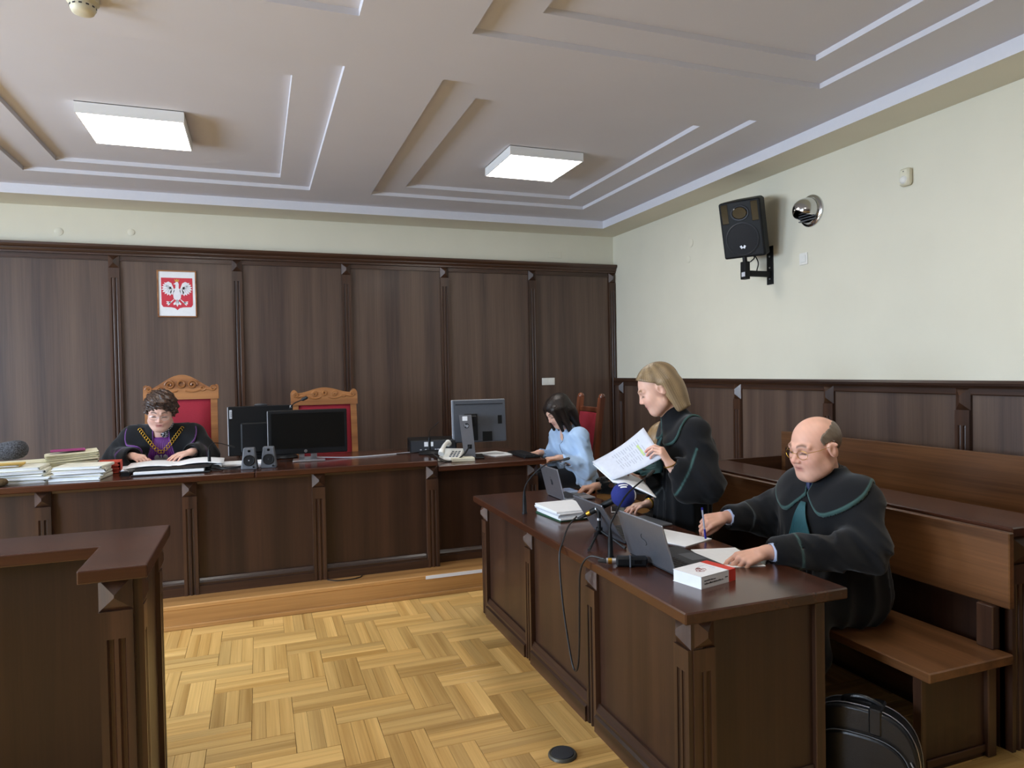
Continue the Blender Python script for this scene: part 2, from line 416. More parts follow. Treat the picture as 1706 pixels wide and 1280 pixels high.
# ---- right wall wainscot
fR = lambda u, n, z: (XR-n, u, z)
PR = [.82, 1.84, 2.876, 3.889, 4.90, 5.92, 6.92]
for a, b in zip([-.2]+PR, PR+[YB]):
    MB().box(XR-.03, XR, a+.045, min(b-.045, YB-.03), 0, 1.415).build('wall_panel', 'wall_veneer_Z', wr)
    sweep(wr, fR, a+.045, min(b-.045, YB-.06), [(0, 1.41), (.042, 1.41), (.046, 1.416), (.046, 1.452), (0, 1.452)], 'frieze_board', 'walnut_Y')
for u in PR: pilaster(wr, fR, u, .09, 0, 1.452, .058, db=.13, head=.09)
sweep(wr, fR, -.2, YB-.105, [(0, 1.45), (.062, 1.45), (.066, 1.457), (.075, 1.465), (.078, 1.48), (.07, 1.495), (0, 1.495)], 'rail_moulding', 'walnut_Y')

# ---- unseen wall panelling added behind and left of the camera to cut bounced light
n = 9; st = (XR-XL)/n
for k in range(n):
    MB().box(XL+k*st+.045, XL+(k+1)*st-.045, YF, YF+.03, 0, 2.7).build('wall_panel', 'wall_veneer_Z', wf)
    MB().box(XL+k*st-.045, XL+k*st+.045, YF, YF+.06, 0, 2.7).build('pilaster', 'walnut_Z', wf)
MB().box(XL, XR, YF, YF+.09, 2.7, 2.79).build('cornice_moulding', 'walnut_X', wf)
for a, b in zip([YF]+[w_[1] for w_ in WIN], [w_[0] for w_ in WIN]+[YB]):
    MB().box(XL, XL+.03, a, b, 0, 1.495).build('wall_panel', 'wall_veneer_Z', wl)
for a, b in WIN: MB().box(XL, XL+.03, a, b, 0, .82).build('wall_panel', 'wall_veneer_Z', wl)

# ---- ceiling lamps
LX, LY = (-3.5, -.694, 2.095), (-1.2, 1.95, 5.115)
for i, x in enumerate(LX):
    for j, y in enumerate(LY):
        if i == 0 or j == 0: continue
        lab = 'square white ceiling lamp glowing '+('above the judge, left of the two seen' if i == 1 else 'nearer the wall loudspeaker, right of the two seen')
        if j != 2 or i == 0: lab = 'square white ceiling lamp out of view, %s' % {(0, 1): 'over the window side', (0, 2): 'at the far window corner', (1, 1): 'above the photographer', (2, 1): 'over the rear benches'}[i, j]
        t = thing('ceiling_lamp', lab, 'lamp', (x, y, 3.20), 0, 'square ceiling lamps')
        mb = MB()
        for a in (((-.3, .3), (-.3, -.292)), ((-.3, .3), (.292, .3)), ((-.3, -.292), (-.292, .292)), ((.292, .3), (-.292, .292))):
            mb.box(*a[0], *a[1], 0, .07)
        mb.box(-.3, .3, -.3, .3, .066, .07).build('housing', 'lamp_white', t)
        MB().box(-.292, .292, -.292, .292, .003, .012).build('diffuser', 'lamp_glow', t)

# ---- small fixtures on ceiling and walls
t = thing('smoke_detector', 'cream round smoke detector on the ceiling beside the left lamp', 'detector', (-.655, 3.39, 3.21))
MB().lathe([(.062, 0), (.062, -.02), (.055, -.024), (.05, -.03)], 24).build('base', 'ivory_plastic', t, smooth=True)
MB().lathe([(.048, -.03), (.05, -.045), (.042, -.062), (.03, -.068), (.001, -.069)], 24).build('sensor_head', 'ivory_plastic', t, smooth=True)
for k in range(12):
    MB().box(.0495, .0512, -.006, .006, -.044, -.038, T=Matrix.Rotation(k*PI/6, 4, 'Z')).build('slot', 'dark_grey', t)
# ================================================================== FURNITURE
def panel_front(t, loc, f, us, z0, z1, w, d, panel_n, mat='veneer_Z', base=.1, skip_first=False, db=.11, ends=True, uax='X'):
    """row of panels between fluted pilasters with a stepped base moulding"""
    for a, b in zip(us, us[1:]):
        MB().prism([(a+w*.4, 0), (b-w*.4, 0), (b-w*.4, panel_n), (a+w*.4, panel_n)], z0, z1, lambda p, q, s: f(p, q, s)).build('panel', mat, t, loc)
        sweep(t, f, a+w/2, b-w/2, [(n_+panel_n, z_) for n_, z_ in base_prof(base, d-panel_n-.004, z0)], 'base_moulding', 'walnut_'+uax, loc)
    for k, u in enumerate(us): pilaster(t, f, u, w, z0, z1, d, db=db, head=.07, loc=loc)

# ---- judges' bench on the platform
L = (-.75, 5.4, ZS)
jb = thing('judges_bench', 'long dark walnut judges bench with panelled front on the oak platform', 'bench', L)
ZT = .95
MB().box(-2.6, -.03, 4.95, 5.86, ZT-.042, ZT, bev=.006).build('worktop', 'worktop_X', jb, L)
MB().box(-.028, 1.235, 4.95, 5.86, ZT-.042, ZT, bev=.006).build('worktop', 'worktop_X', jb, L)
fJ = lambda u, n, z: (u, 5.06-n, z)
us = [-2.08, -1.262, -.438, .386, 1.2]
for a, b in zip(us, us[1:]):
    MB().box(a+.035, b-.035, 5.035, 5.06, ZS, ZT-.042).build('panel', 'veneer_Z', jb, L)
    sweep(jb, fJ, a+.045, b-.045, [(n_+.025, z_) for n_, z_ in base_prof(.1, .04, ZS)], 'base_moulding', 'walnut_X', L)
    sweep(jb, fJ, a+.045, b-.045, [(.025, ZT-.066), (.04, ZT-.066), (.046, ZT-.05), (.046, ZT-.042), (.025, ZT-.042)], 'top_moulding', 'walnut_X', L)
for u in us: pilaster(jb, fJ, u, .088, ZS, ZT-.042, .07, db=.1, head=.08, loc=L)
MB().box(1.19, 1.22, 5.06, 5.8, ZS, ZT-.042).build('side_panel', 'veneer_Z', jb, L)

# ---- clerk's desk to the right of it, lower and a little set back
L = (1.7, 5.4, ZS)
cd = thing('clerk_desk', 'lower dark walnut clerk desk adjoining the right end of the judges bench', 'desk', L)
ZK = .90
MB().box(1.25, 2.125, 5.0, 5.95, ZK-.04, ZK, bev=.005).build('worktop', 'worktop_X', cd, L)
fK = lambda u, n, z: (u, 5.14-n, z)
MB().box(1.26, 2.0, 5.12, 5.14, ZS, ZK-.04).build('panel', 'veneer_Z', cd, L)
sweep(cd, fK, 1.26, 2.0, [(n_+.02, z_) for n_, z_ in base_prof(.09, .03, ZS)], 'base_moulding', 'walnut_X', L)
pilaster(cd, fK, 2.04, .085, ZS, ZK-.04, .055, db=.1, head=.07, loc=L)
MB().box(2.06, 2.085, 5.14, 5.9, ZS, ZK-.04).build('side_panel', 'veneer_Z', cd, L)
MB().box(1.9, 2.06, 5.16, 5.85, .48, .5).build('shelf', 'walnut_Y', cd, L)

# ---- advocates' desk in front on the right
L = (1.7, 3.17, 0)
ad = thing('advocates_desk', 'long dark walnut advocates desk holding three open laptops', 'desk', L)
DX0, DX1, DY0, DY1, DZ = 1.327, 2.036, 1.959, 4.388, .774
MB().box(DX0, DX1, DY0, DY1, DZ-.042, DZ, bev=.005).build('worktop', 'worktop_Y', ad, L)
fD = lambda u, n, z: (1.43-n, u, z)
us = [4.30, 3.525, 2.762, 2.055]
us = us[::-1]
for a, b in zip(us, us[1:]):
    MB().box(1.395, 1.43, a+.035, b-.035, 0, DZ-.042).build('panel', 'veneer_Z', ad, L)
    sweep(ad, fD, a+.045, b-.045, [(n_+.035, z_) for n_, z_ in base_prof(.12, .035)], 'base_moulding', 'walnut_Y', L)
    sweep(ad, fD, a+.045, b-.045, [(.035, DZ-.075), (.045, DZ-.075), (.055, DZ-.055), (.055, DZ-.042), (.035, DZ-.042)], 'top_moulding', 'walnut_Y', L)
for u in us: pilaster(ad, fD, u, .09, 0, DZ-.042, .06, db=.11, head=.08, loc=L)
fE = lambda u, n, z: (u, 2.05-n, z)
MB().box(1.43, 1.965, 2.03, 2.05, 0, DZ-.042).build('end_panel', 'veneer_Z', ad, L)
pilaster(ad, fE, 1.435, .09, 0, DZ-.042, .045, db=.11, head=.08, loc=L)
MB().box(1.93, 1.975, 2.01, 2.055, 0, DZ-.042, bev=.003).build('post', 'walnut_Z', ad, L)
sweep(ad, fE, 1.48, 1.93, [(n_+.02, z_) for n_, z_ in base_prof(.1, .02)], 'base_moulding', 'walnut_X', L)
MB().box(1.43, 1.965, 4.27, 4.3, 0, DZ-.042).build('end_panel', 'veneer_Z', ad, L)
MB().box(1.5, 1.85, 2.06, 4.27, .45, .47).build('shelf', 'walnut_Y', ad, L)

# ---- bench behind the advocates
L = (2.57, 3.05, 0)
b1 = thing('front_bench', 'dark wooden bench with plank backrest the bald man sits on', 'bench', L)
MB().box(2.335, 2.795, 1.87, 4.25, .395, .435, bev=.005).build('seat', 'bench_board', b1, L)
MB().box(2.785, 2.815, 1.88, 4.2, .612, .918, bev=.004).build('backrest', 'bench_board', b1, L)
for y in (1.95, 4.1):
    MB().box(2.405, 2.735, y, y+.03, 0, .395).build('support_panel', 'veneer_Z', b1, L)
    MB().box(2.385, 2.41, y-.005, y+.035, 0, .395, bev=.003).build('support_edge', 'walnut_Z', b1, L)
    MB().box(2.735, 2.783, y-.02, y+.05, 0, .394, bev=.004).build('post', 'walnut_Z', b1, L)
    MB().box(2.76, 2.8, y-.02, y+.05, .435, .612, bev=.004).build('back_post', 'walnut_Z', b1, L)
MB().box(2.41, 2.735, 1.942, 1.95, .02, .05, bev=.002).build('trim_strip', 'walnut_X', b1, L)
MB().box(2.56, 2.585, 1.985, 4.1, .2, .36).build('stretcher', 'walnut_Y', b1, L)

# ---- second row: narrow desk and its bench
L = (3.0, 3.0, 0)
d2 = thing('rear_desk', 'narrow dark walnut desk right behind the front bench backrest', 'desk', L)
MB().box(2.835, 3.155, 1.9, 4.12, .89, .93, bev=.005).build('worktop', 'worktop_Y', d2, L)
MB().box(2.86, 2.88, 2.0, 4.1, 0, .89).build('front_panel', 'veneer_Z', d2, L)
f2 = lambda u, n, z: (u, 1.97-n, z)
MB().box(2.86, 3.13, 1.95, 1.97, 0, .89).build('end_panel', 'veneer_Z', d2, L)
pilaster(d2, f2, 2.905, .09, 0, .89, .05, db=.12, head=.08, loc=L)
f2b = lambda u, n, z: (2.905-n, u, z)
pilaster(d2, f2b, 2.015, .09, 0, .89, .05, db=.12, head=.08, loc=L)
sweep(d2, f2, 2.95, 3.13, [(n_+.0, z_) for n_, z_ in base_prof(.1, .03)], 'base_moulding', 'walnut_X', L)
MB().box(2.835, 3.67, 4.122, 4.15, 0, .93).build('far_end_panel', 'walnut_X', d2, L)
L = (3.5, 3.0, 0)
b2 = thing('rear_bench', 'dark wooden bench with tall plank backrest along the right wall', 'bench', L)
MB().box(3.24, 3.66, 1.2, 4.11, .44, .48, bev=.005).build('seat', 'bench_board', b2, L)
MB().box(3.645, 3.675, 1.2, 4.12, .80, 1.115, bev=.004).build('backrest', 'bench_board', b2, L)
for y in (1.3, 4.0):
    MB().box(3.3, 3.62, y, y+.03, 0, .44).build('support_panel', 'veneer_Z', b2, L)
    MB().box(3.62, 3.645, y-.02, y+.05, .48, 1.0).build('post', 'walnut_Z', b2, L)

# ---- witness stand, left foreground
L = (-1.05, 2.8, 0)
ws = thing('witness_stand', 'dark walnut witness stand with thick cap in the left foreground', 'stand', L)
def Lprism(mb, poly, z0, z1): return mb.prism(poly, z0, z1, lambda p, q, t: (p, q, t))
mb = MB(); Lprism(mb, [(-1.76, 2.475), (-1.56, 2.475), (-1.56, 2.81), (-.543, 2.81), (-.543, 2.475), (-.345, 2.475), (-.345, 3.107), (-1.76, 3.107)], .956, 1.0)
cap = mb.build('cap', 'worktop_X', ws, L)
md = cap.modifiers.new('bevel', 'BEVEL'); md.width = .005; md.segments = 2; md.limit_method = 'ANGLE'
fW = lambda u, n, z: (u, 2.56-n, z)
for c, sg in ((-.444, 1), (-1.66, -1)):
    pilaster(ws, fW, c, .098, 0, .956, .05, db=.105, head=.09, loc=L)
    MB().box(c+sg*.03, c+sg*.062, 2.53, 3.0, 0, .956).build('side_panel', 'veneer_Z', ws, L)
    MB().box(c-.045*sg, c-.035*sg, 2.56, 2.9, 0, .956).build('inner_panel', 'veneer_Z', ws, L)
    fS = (lambda c, sg: lambda u, n, z: (c+sg*(.062+n), u, z))(c, sg)
    pilaster(ws, fS, 2.565, .07, 0, .956, .016, db=.1, head=.09, loc=L, dp=.018)
    pilaster(ws, fS, 2.96, .07, 0, .956, .016, db=.1, head=.09, loc=L, dp=.018)
MB().box(-1.62, -.48, 2.9, 2.92, 0, .956).build('inner_board', 'veneer_Z', ws, L)
MB().box(-1.72, -.385, 2.98, 3.0, 0, .956).build('front_panel', 'veneer_Z', ws, L)

# ---- tall carved chairs with red upholstery
def crest_curve(kind, s):
    """height of the crest above the shoulders of the frame, s in -1..1"""
    a = abs(s)
    if kind == 0:
        if a > .88: return .035+.012*math.sin((a-.88)/.12*PI)
        return .115*(math.cos(min(a/.86, 1)*PI)*.5+.5)**.75+.012
    if a > .8: return .028+.03*math.sin((a-.8)/.2*PI)**.6
    return .045*(math.cos(a/.8*PI)*.5+.5)+.03
def spiral(cx, cz, r, turns, dirn, y, n=26, ph=0):
    return [(cx+dirn*r*(1-.8*k/n)*math.cos(ph+turns*2*PI*k/n), y, cz+r*(1-.8*k/n)*math.sin(ph+turns*2*PI*k/n)) for k in range(n+1)]
def big_chair(label, loc, rz, kind, wdt, zsh, wood_m='oak_carved'):
    """local: sitter faces -y; zsh = height of the frame's shoulders above the platform"""
    t = thing('carved_armchair', label, 'chair', loc, rz, 'tall carved red chairs')
    h = wdt/2; fw = .052; seat = .47; lean = .10
    def B(x, y, z):       # lean the back: y grows with height
        return (x, y+lean*max(0, z-seat)/(zsh-seat), z)
    for sx in (-1, 1):
        mb = MB(); n = 10
        for k in range(n):
            z0 = seat*.0+zsh*k/n; z1 = zsh*(k+1)/n
            vs = [B(sx*(h-fw*q), .02+d, z) for z in (z0, z1) for q in (0, 1) for d in (0, .045)]
            mb.add(vs, [(0, 1, 3, 2), (4, 6, 7, 5), (0, 4, 5, 1), (2, 3, 7, 6), (0, 2, 6, 4), (1, 5, 7, 3)])
        mb.build('back_post', wood_m, t)
    if kind < 2:
        pts = [(s, crest_curve(kind, s)) for s in [k/24 for k in range(-24, 25)]]
        zb = zsh-.075
        mb = MB(); vs = []; fs = []
        for s, c in pts:
            for d in (.012, .072):
                for z in (zb, zsh+c): vs.append(B(s*(h+.01), d, z))
        for i in range(len(pts)-1):
            a = i*4; b = a+4
            fs += [(a, a+1, b+1, b), (a+2, b+2, b+3, a+3), (a+1, a+3, b+3, b+1), (a, b, b+2, a+2)]
        fs += [(0, 2, 3, 1), (len(vs)-4, len(vs)-3, len(vs)-1, len(vs)-2)]
        cr = mb.add(vs, fs).build('crest', wood_m, t)
        mb = MB(); yy = .012+lean
        k2 = 1 if kind == 0 else .62
        zc = zsh+(.045 if kind == 0 else .02)
        for d in (-1, 1):
            mb.tube(spiral(d*.085, zc, .036*k2, 1.6, d, yy), .009, 6)
            mb.tube(spiral(d*.16, zc-.03*k2, .022*k2, 1.3, -d, yy, ph=PI), .008, 6)
            mb.tube([(d*(.03+.2*q/12), yy, zc-.048*k2-.012*math.sin(q/12*PI*2)) for q in range(13)], .008, 6)
            mb.tube(spiral(d*(h-.03), zsh+.012, .024, 1.4, d, yy), .009, 6)
        mb.tube([(.026*k2*math.cos(q*PI/8), yy, zc+.006+.026*k2*math.sin(q*PI/8)) for q in range(17)], .009, 6)
        mb.build('carving', wood_m, cr, smooth=True)
    else:
        MB().box(-h+fw, h-fw, .03+lean*.9, .065+lean*.9, zsh-.13, zsh-.085, bev=.006).build('top_rail', wood_m, t)
        for sx in (-1, 1):
            MB().lathe([(.026, 0), (.03, .012), (.024, .03), (.008, .04)], 12, Tm((sx*(h-fw/2), .045+lean, zsh-.005))).build('finial', wood_m, t, smooth=True)
    zt = zsh-.075-(.055 if kind == 2 else 0)
    mb = MB()
    def up(u, v):
        x = (u*2-1)*(h-fw); z = seat+.06+(zt-seat-.06)*v
        bul = (1-(2*u-1)**6)*(1-(2*v-1)**6)*.03
        return B(x, .035-bul, z)
    mb.grid(up, 10, 14); mb.grid(lambda u, v: tuple(Vector(B((u*2-1)*(h-fw), .055, seat+.06+(zt-seat-.06)*v))), 2, 6)
    mb.build('back_cushion', 'red_fabric', t, smooth='all')
    MB().box(-h+fw, h-fw, .03, .06, seat, seat+.06).build('lower_rail', wood_m, t)
    MB().box(-h, h, -.46, .06, seat-.09, seat-.03, bev=.006).build('seat_frame', wood_m, t)
    MB().box(-h+.01, h-.01, -.45, .03, seat-.035, seat+.03, bev=.02).build('seat_cushion', 'red_fabric', t, smooth=True)
    for sx in (-1, 1): MB().box(sx*h, sx*(h-.05), -.455, -.405, 0, seat-.09, bev=.004).build('leg', wood_m, t)
    return t
big_chair('tall carved oak chair with arched crest behind the judge', (-.585, 6.13, ZS), 0, 0, .54, 1.335)
big_chair('tall empty carved oak chair with low crest behind the black monitors', (.55, 6.13, ZS), 0, 1, .545, 1.255)
big_chair('tall reddish chair with plain posts under the woman in light blue', (2.63, 5.5, ZS), -PI/2, 2, .46, 1.2, 'red_wood')
# ================================================================== OBJECTS
def V(*a): return Vector(a)
def bez(pts, n=14):
    """smooth path through control points (Catmull-Rom)"""
    P = [Vector(p) for p in pts]; P = [P[0]*2-P[1]]+P+[P[-1]*2-P[-2]]; out = []
    for i in range(1, len(P)-2):
        for k in range(n):
            t = k/n; a, b, c, d = P[i-1:i+3]
            out.append(.5*((2*b)+(c-a)*t+(2*a-5*b+4*c-d)*t*t+(3*b-a-3*c+d)*t**3))
    return out+[P[-2]]
def one(mb, name, mat, label, cat, loc, rz=0, group=None, smooth=False, thick=0):
    o = mb.build(name, mat, smooth=smooth, thick=thick); o.location = loc; o.rotation_euler = (0, 0, rz); return tag(o, label, cat, group)
plain('emblem_red', 'c8283c', .5, noise=.03); plain('gold_print', 'd39a3a', .5, noise=0); plain('feather_white', 'e6e6ea', .6, noise=.03)
plain('feather_grey', '9a9ca6', .6, noise=0); plain('navy_foam', '14226e', .85, noise=.12, scale=300, bump=.3)
plain('ink', '24262c', .6, noise=0); plain('page_shaded', 'cfd3de', .8, noise=.04); plain('faint_ink', 'b0b4c0', .7, noise=0); plain('marker_green', 'bcd08a', .7, noise=0)  # upper document pages: paper with its shade put into the colour
plain('red_print', 'd13a2c', .45, noise=.02); plain('mark_brown', '8b4a4a', .6, noise=0); plain('pen_blue', '2b2aa0', .3, noise=0); plain('pen_clear', 'b9bfd6', .2, noise=0)
plain('folder_green', '1d4a34', .6, noise=.04); plain('leather', '101114', .32, noise=.1, scale=150, bump=.15); plain('grey_fur', '404145', .95, noise=.95, scale=140, bump=1)
plain('magenta', '93346e', .7, noise=.03); plain('screen', '0c0d0d', .3, noise=0, spec=.25); plain('key', '14151a', .5, noise=0); plain('olive_fur', '54442c', .95, noise=.4, scale=120, bump=.8)
plain('speaker_cloth', '1d1e22', .8, noise=.2, scale=400); plain('monitor_back', '4c5058', .45, noise=.03); plain('card_white', 'dedccc', .8, noise=.05, scale=20); plain('cable_black', '101012', .5, noise=0)
plain('light_grey', 'c6c9d0', .5, noise=.02)

# ---- framed coat of arms (white eagle on a red shield)
t = thing('framed_emblem', 'framed white eagle coat of arms on red hanging above the judge', 'picture', (-.68, YB-.03, 2.37))
def yz(x, z, y=0): return (x, -.012-y, z)
mb = MB(); hw, hh, b = .166, .217, .012
for a in ((-hw, hw, hh-b, hh), (-hw, hw, -hh, -hh+b), (-hw, -hw+b, -hh+b, hh-b), (hw-b, hw, -hh+b, hh-b)): mb.box(a[0], a[1], -.02, 0, a[2], a[3], bev=.003)
mb.build('frame', 'oak_carved', t)
MB().box(-hw+b, hw-b, -.01, 0, -hh+b, hh-b).build('mat_board', 'paper', t)
def flat(poly, y, name, mat, parent):
    return MB().prism([(p, q) for p, q in poly], 0, .0012, lambda p, q, s: (p, -.0105-y-s, q)).build(name, mat, parent)
sh = [(-.132, .148), (.132, .148), (.132, -.1), (.118, -.122), (.05, -.125), (.02, -.132), (0, -.15), (-.02, -.132), (-.05, -.125), (-.118, -.122), (-.132, -.1)]
sd = flat(sh, 0, 'shield', 'emblem_red', t)
eg = MB()
def fl2(poly, y=.0014): eg.prism(poly, 0, .0012, lambda p, q, s: (p, -.0105-y-s, q))
fl2([(-.02, .05), (.02, .05), (.035, .01), (.03, -.04), (.012, -.06), (-.012, -.06), (-.03, -.04), (-.035, .01)])           # body
fl2([(-.014, .05), (-.012, .085), (-.03, .09), (-.016, .1), (-.004, .112), (.01, .108), (.016, .09), (.014, .05)])         # head and neck
for sx in (-1, 1):
    fl2([(sx*a, c) for a, c in [(.02, .03), (.032, .06), (.045, .098), (.07, .113), (.088, .105), (.09, .06), (.07, .02), (.04, -.01)]])
    for k in range(8):
        an = -1.75+k*.3; L0 = .105-.012*abs(k-3.5)/3.5; ox, oz = sx*.048, .055
        d = (math.cos(an+.35), math.sin(an+.35)); n_ = (-d[1], d[0]); w_ = .0085; L0 *= .82
        fl2([(ox+sx*(d[0]*a+n_[0]*c), oz+d[1]*a+n_[1]*c) for a, c in ((0, -w_), (L0*.8, -w_), (L0, 0), (L0*.8, w_), (0, w_))], .0014+.0002*(k % 2))
    fl2([(sx*a, c) for a, c in [(.018, -.045), (.03, -.05), (.062, -.078), (.056, -.086)]])
    for k in range(3):
        an = -.9+k*.55; fl2([(sx*(.058+math.cos(an)*a-math.sin(an)*c), -.08+math.sin(an)*a+math.cos(an)*c) for a, c in ((0, -.006), (.03, -.005), (.036, 0), (.03, .005), (0, .006))])
    fl2([(sx*a, c) for a, c in [(.004, -.06), (.02, -.075), (.034, -.09), (.03, -.104), (.016, -.1), (.006, -.085)]])
fl2([(-.009, -.055), (.009, -.055), (.012, -.095), (0, -.12), (-.012, -.095)])
eg.build('eagle', 'feather_white', sd)
mb = MB()
for sx in (-1, 1):
    for k in range(5):
        an = -1.2+k*.42; ox, oz = sx*.052, .06; d = (math.cos(an+.1), math.sin(an+.1))
        mb.prism([(ox+sx*(d[0]*a-d[1]*c), oz+d[1]*a+d[0]*c) for a, c in ((.012, -.001), (.055, -.001), (.055, .001), (.012, .001))], 0, .0004, lambda p, q, s: (p, -.0137-s, q))
mb.build('feather_lines', 'feather_grey', sd)
flat([(-.014, .112), (.014, .112), (.022, .138), (.009, .128), (0, .14), (-.009, .128), (-.022, .138)], .0014, 'crown', 'gold_print', sd)

# ---- white double socket on the back panelling
t = thing('wall_socket', 'white double switch plate on the dark back panelling', 'switch', (3.06, YB-.03, 1.472))
MB().box(-.078, .078, -.008, 0, -.04, .04, bev=.003).build('plate', 'white_plastic', t)
for sx in (-1, 1): MB().box(sx*.038-.03, sx*.038+.03, -.0115, -.008, -.03, .03, bev=.002).build('rocker', 'white_plastic', t)
t = thing('wall_switch', 'small white switch on the cream wall below the steel vent', 'switch', (XR, 4.165, 2.41))
MB().box(-.008, 0, -.042, .042, -.045, .045, bev=.003).build('plate', 'white_plastic', t)
MB().box(-.012, -.008, -.025, .025, -.028, .028, bev=.002).build('rocker', 'white_plastic', t)
t = thing('motion_sensor', 'small cream motion sensor high on the right wall', 'sensor', (XR, 3.265, 2.785))
MB().box(-.045, 0, -.036, .036, -.055, .055, bev=.012).build('case', 'ivory_plastic', t, smooth=True)
MB().lathe([(.026, 0), (.022, .008), (.012, .013), (.001, .014)], 16, Tm((-.044, 0, -.018), ry=-PI/2)).build('lens', 'white_plastic', t, smooth=True)
MB().lathe([(.004, 0), (.003, .002)], 8, Tm((-.045, 0, .034), ry=-PI/2)).build('indicator', 'grey_plastic', t)

# ---- hooded steel vent
t = thing('wall_vent', 'round hooded stainless steel vent on the cream wall', 'vent', (XR, 4.085, 2.755))
MB().lathe([(.118, 0), (.118, .012), (.108, .02), (.1, .022), (.095, .03)], 32, Tm((0, 0, 0), ry=-PI/2)).build('flange', 'chrome', t, smooth=True)
def hood(u, v):        # half dome bulging outwards, open towards the lower side
    a = (u*1.36-.18)*PI; ph = v*PI/2
    r = .095*math.cos(ph)**.7; return (-.025-.12*math.sin(ph), -r*math.cos(a), r*math.sin(a)+.0)
MB().grid(hood, 26, 10).build('hood', 'chrome', t, smooth='all', thick=.002)
MB().lathe([(.088, 0), (.088, .004)], 24, Tm((-.026, 0, 0), ry=-PI/2)).build('duct', 'black_plastic', t)
for k in range(6): MB().box(-.05, -.03, -.08, .08, -.075+k*.02, -.068+k*.02).build('louvre', 'grey_plastic', t)

# ---- loudspeaker on its wall bracket
t = thing('speaker_bracket', 'black steel wall bracket holding the loudspeaker', 'bracket', (XR, 4.53, 2.415))
MB().box(-.008, 0, -.037, .037, -.155, .155, bev=.002).build('wall_plate', 'black_plastic', t)
for z in (-.11, -.02, .07, .12): MB().lathe([(.008, 0), (.006, .005)], 8, Tm((-.008, .012 if z > .1 else 0, z), ry=-PI/2)).build('bolt', 'silver', t)
MB().box(-.25, -.008, -.018, .018, -.095, -.05, bev=.003).build('arm', 'black_plastic', t)
MB().box(-.275, -.225, -.03, .03, -.12, .02, bev=.004).build('joint_box', 'black_plastic', t)
MB().tube([(-.25, 0, .01), (-.262, 0, .14)], .018, 10).build('pole', 'black_plastic', t, smooth=True)
MB().box(-.276, -.274, -.028, .012, -.1, -.065).build('sticker', 'light_grey', t)
MB().tube(bez([(-.2, .0, .02), (-.16, 0, .06), (-.2, .02, .12), (-.25, .02, .15)]), .005, 6).build('cable', 'cable_black', t, smooth=True)
MB().tube(bez([(-.13, .01, -.05), (-.14, -.02, .02), (-.2, -.02, .1), (-.25, -.02, .14)]), .005, 6).build('cable', 'cable_black', t, smooth=True)
t = thing('loudspeaker', 'black loudspeaker tilted down on the right wall bracket', 'speaker', (3.665, 4.52, 2.70))
SP = Matrix.Rotation(math.radians(-90+31), 4, 'Z') @ Matrix.Rotation(math.radians(17), 4, 'X')   # front faces local -y
t.rotation_euler = SP.to_euler()
mb = MB(); w_, h_, d_ = .165, .235, .26
pl_ = [(-w_, -.02), (w_, -.02), (w_, .08), (w_*.62, d_-.02), (-w_*.62, d_-.02), (-w_, .08)]
mb.prism(pl_, -h_+.012, h_-.012, lambda p, q, s: (p, q-.06, s)); bx = mb.build('cabinet', 'black_plastic', t)
md = bx.modifiers.new('bevel', 'BEVEL'); md.width = .016; md.segments = 3
MB().lathe([(.132, 0), (.132, .006), (.124, .01), (.120, .006)], 36, Tm((0, -.079, -.075), rx=PI/2)).build('grille_ring', 'dark_grey', t, smooth=True)
MB().lathe([(.121, 0), (.121, .006), (.06, .012), (.001, .014)], 36, Tm((0, -.079, -.075), rx=PI/2)).build('woofer_grille', 'speaker_cloth', t, smooth=True)
MB().lathe([(.055, .004), (.05, .006), (.03, -.02), (.012, -.03), (.001, -.02)], 24, Tm((0, -.083, .13), rx=PI/2) @ Matrix.Diagonal((1.1, .9, 1, 1))).build('horn', 'black_gloss', t, smooth=True)
MB().lathe([(.066, 0), (.062, .008), (.054, .006)], 24, Tm((0, -.079, .13), rx=PI/2) @ Matrix.Diagonal((1.15, .95, 1, 1))).build('horn_rim', 'dark_grey', t, smooth=True)
for sx in (-1, 1):
    MB().box(sx*.118-.028, sx*.118+.028, -.084, -.076, .055, .21, bev=.016).build('port', 'black_gloss', t)
    for k in range(4): MB().box(sx*.115-.02, sx*.115+.02, -.0835, -.082, .085+k*.028, .09+k*.028).build('port_fin', 'dark_grey', t)
for M_, rot in (((-.012, .0), -.5), ((.012, .0), .5)):
    MB().box(-.008, .008, -.0945, -.0925, -.012, .012, T=Tm((M_[0], 0, -.135)) @ Matrix.Rotation(rot, 4, 'Y')).build('badge', 'silver', t)

# ---- microphones on goosenecks
def gooseneck(label, loc, path, r=.004, base=None, tip=.008):
    t = thing('gooseneck_microphone', label, 'microphone', loc, 0, 'gooseneck microphones')
    P = bez(path, 10)
    MB().tube(P, r, 8).build('gooseneck', 'black_plastic', t, smooth=True)
    d = (P[-1]-P[-3]).normalized(); e = P[-1]
    MB().tube([e-d*.004, e+d*.01, e+d*.045, e+d*.052], [r, tip, tip, tip*.5], 10).build('capsule', 'rubber', t, smooth=True)
    if base == 'post': MB().lathe([(.016, 0), (.016, .006), (.012, .012), (.0115, .07), (.009, .1), (.005, .13)], 14, Tm(path[0])).build('base', 'black_plastic', t, smooth=True)
    else: 
        MB().lathe([(.001, 0), (.085, .0), (.09, .008), (.075, .024), (.03, .034), (.012, .036)], 20, Tm((0, 0, 0)) @ Matrix.Diagonal((1, .8, 1, 1))).build('base', 'black_plastic', t, smooth=True)
        MB().lathe([(.011, .03), (.011, .11), (.008, .13)], 12).build('stem', 'black_plastic', t, smooth=True)
    return t
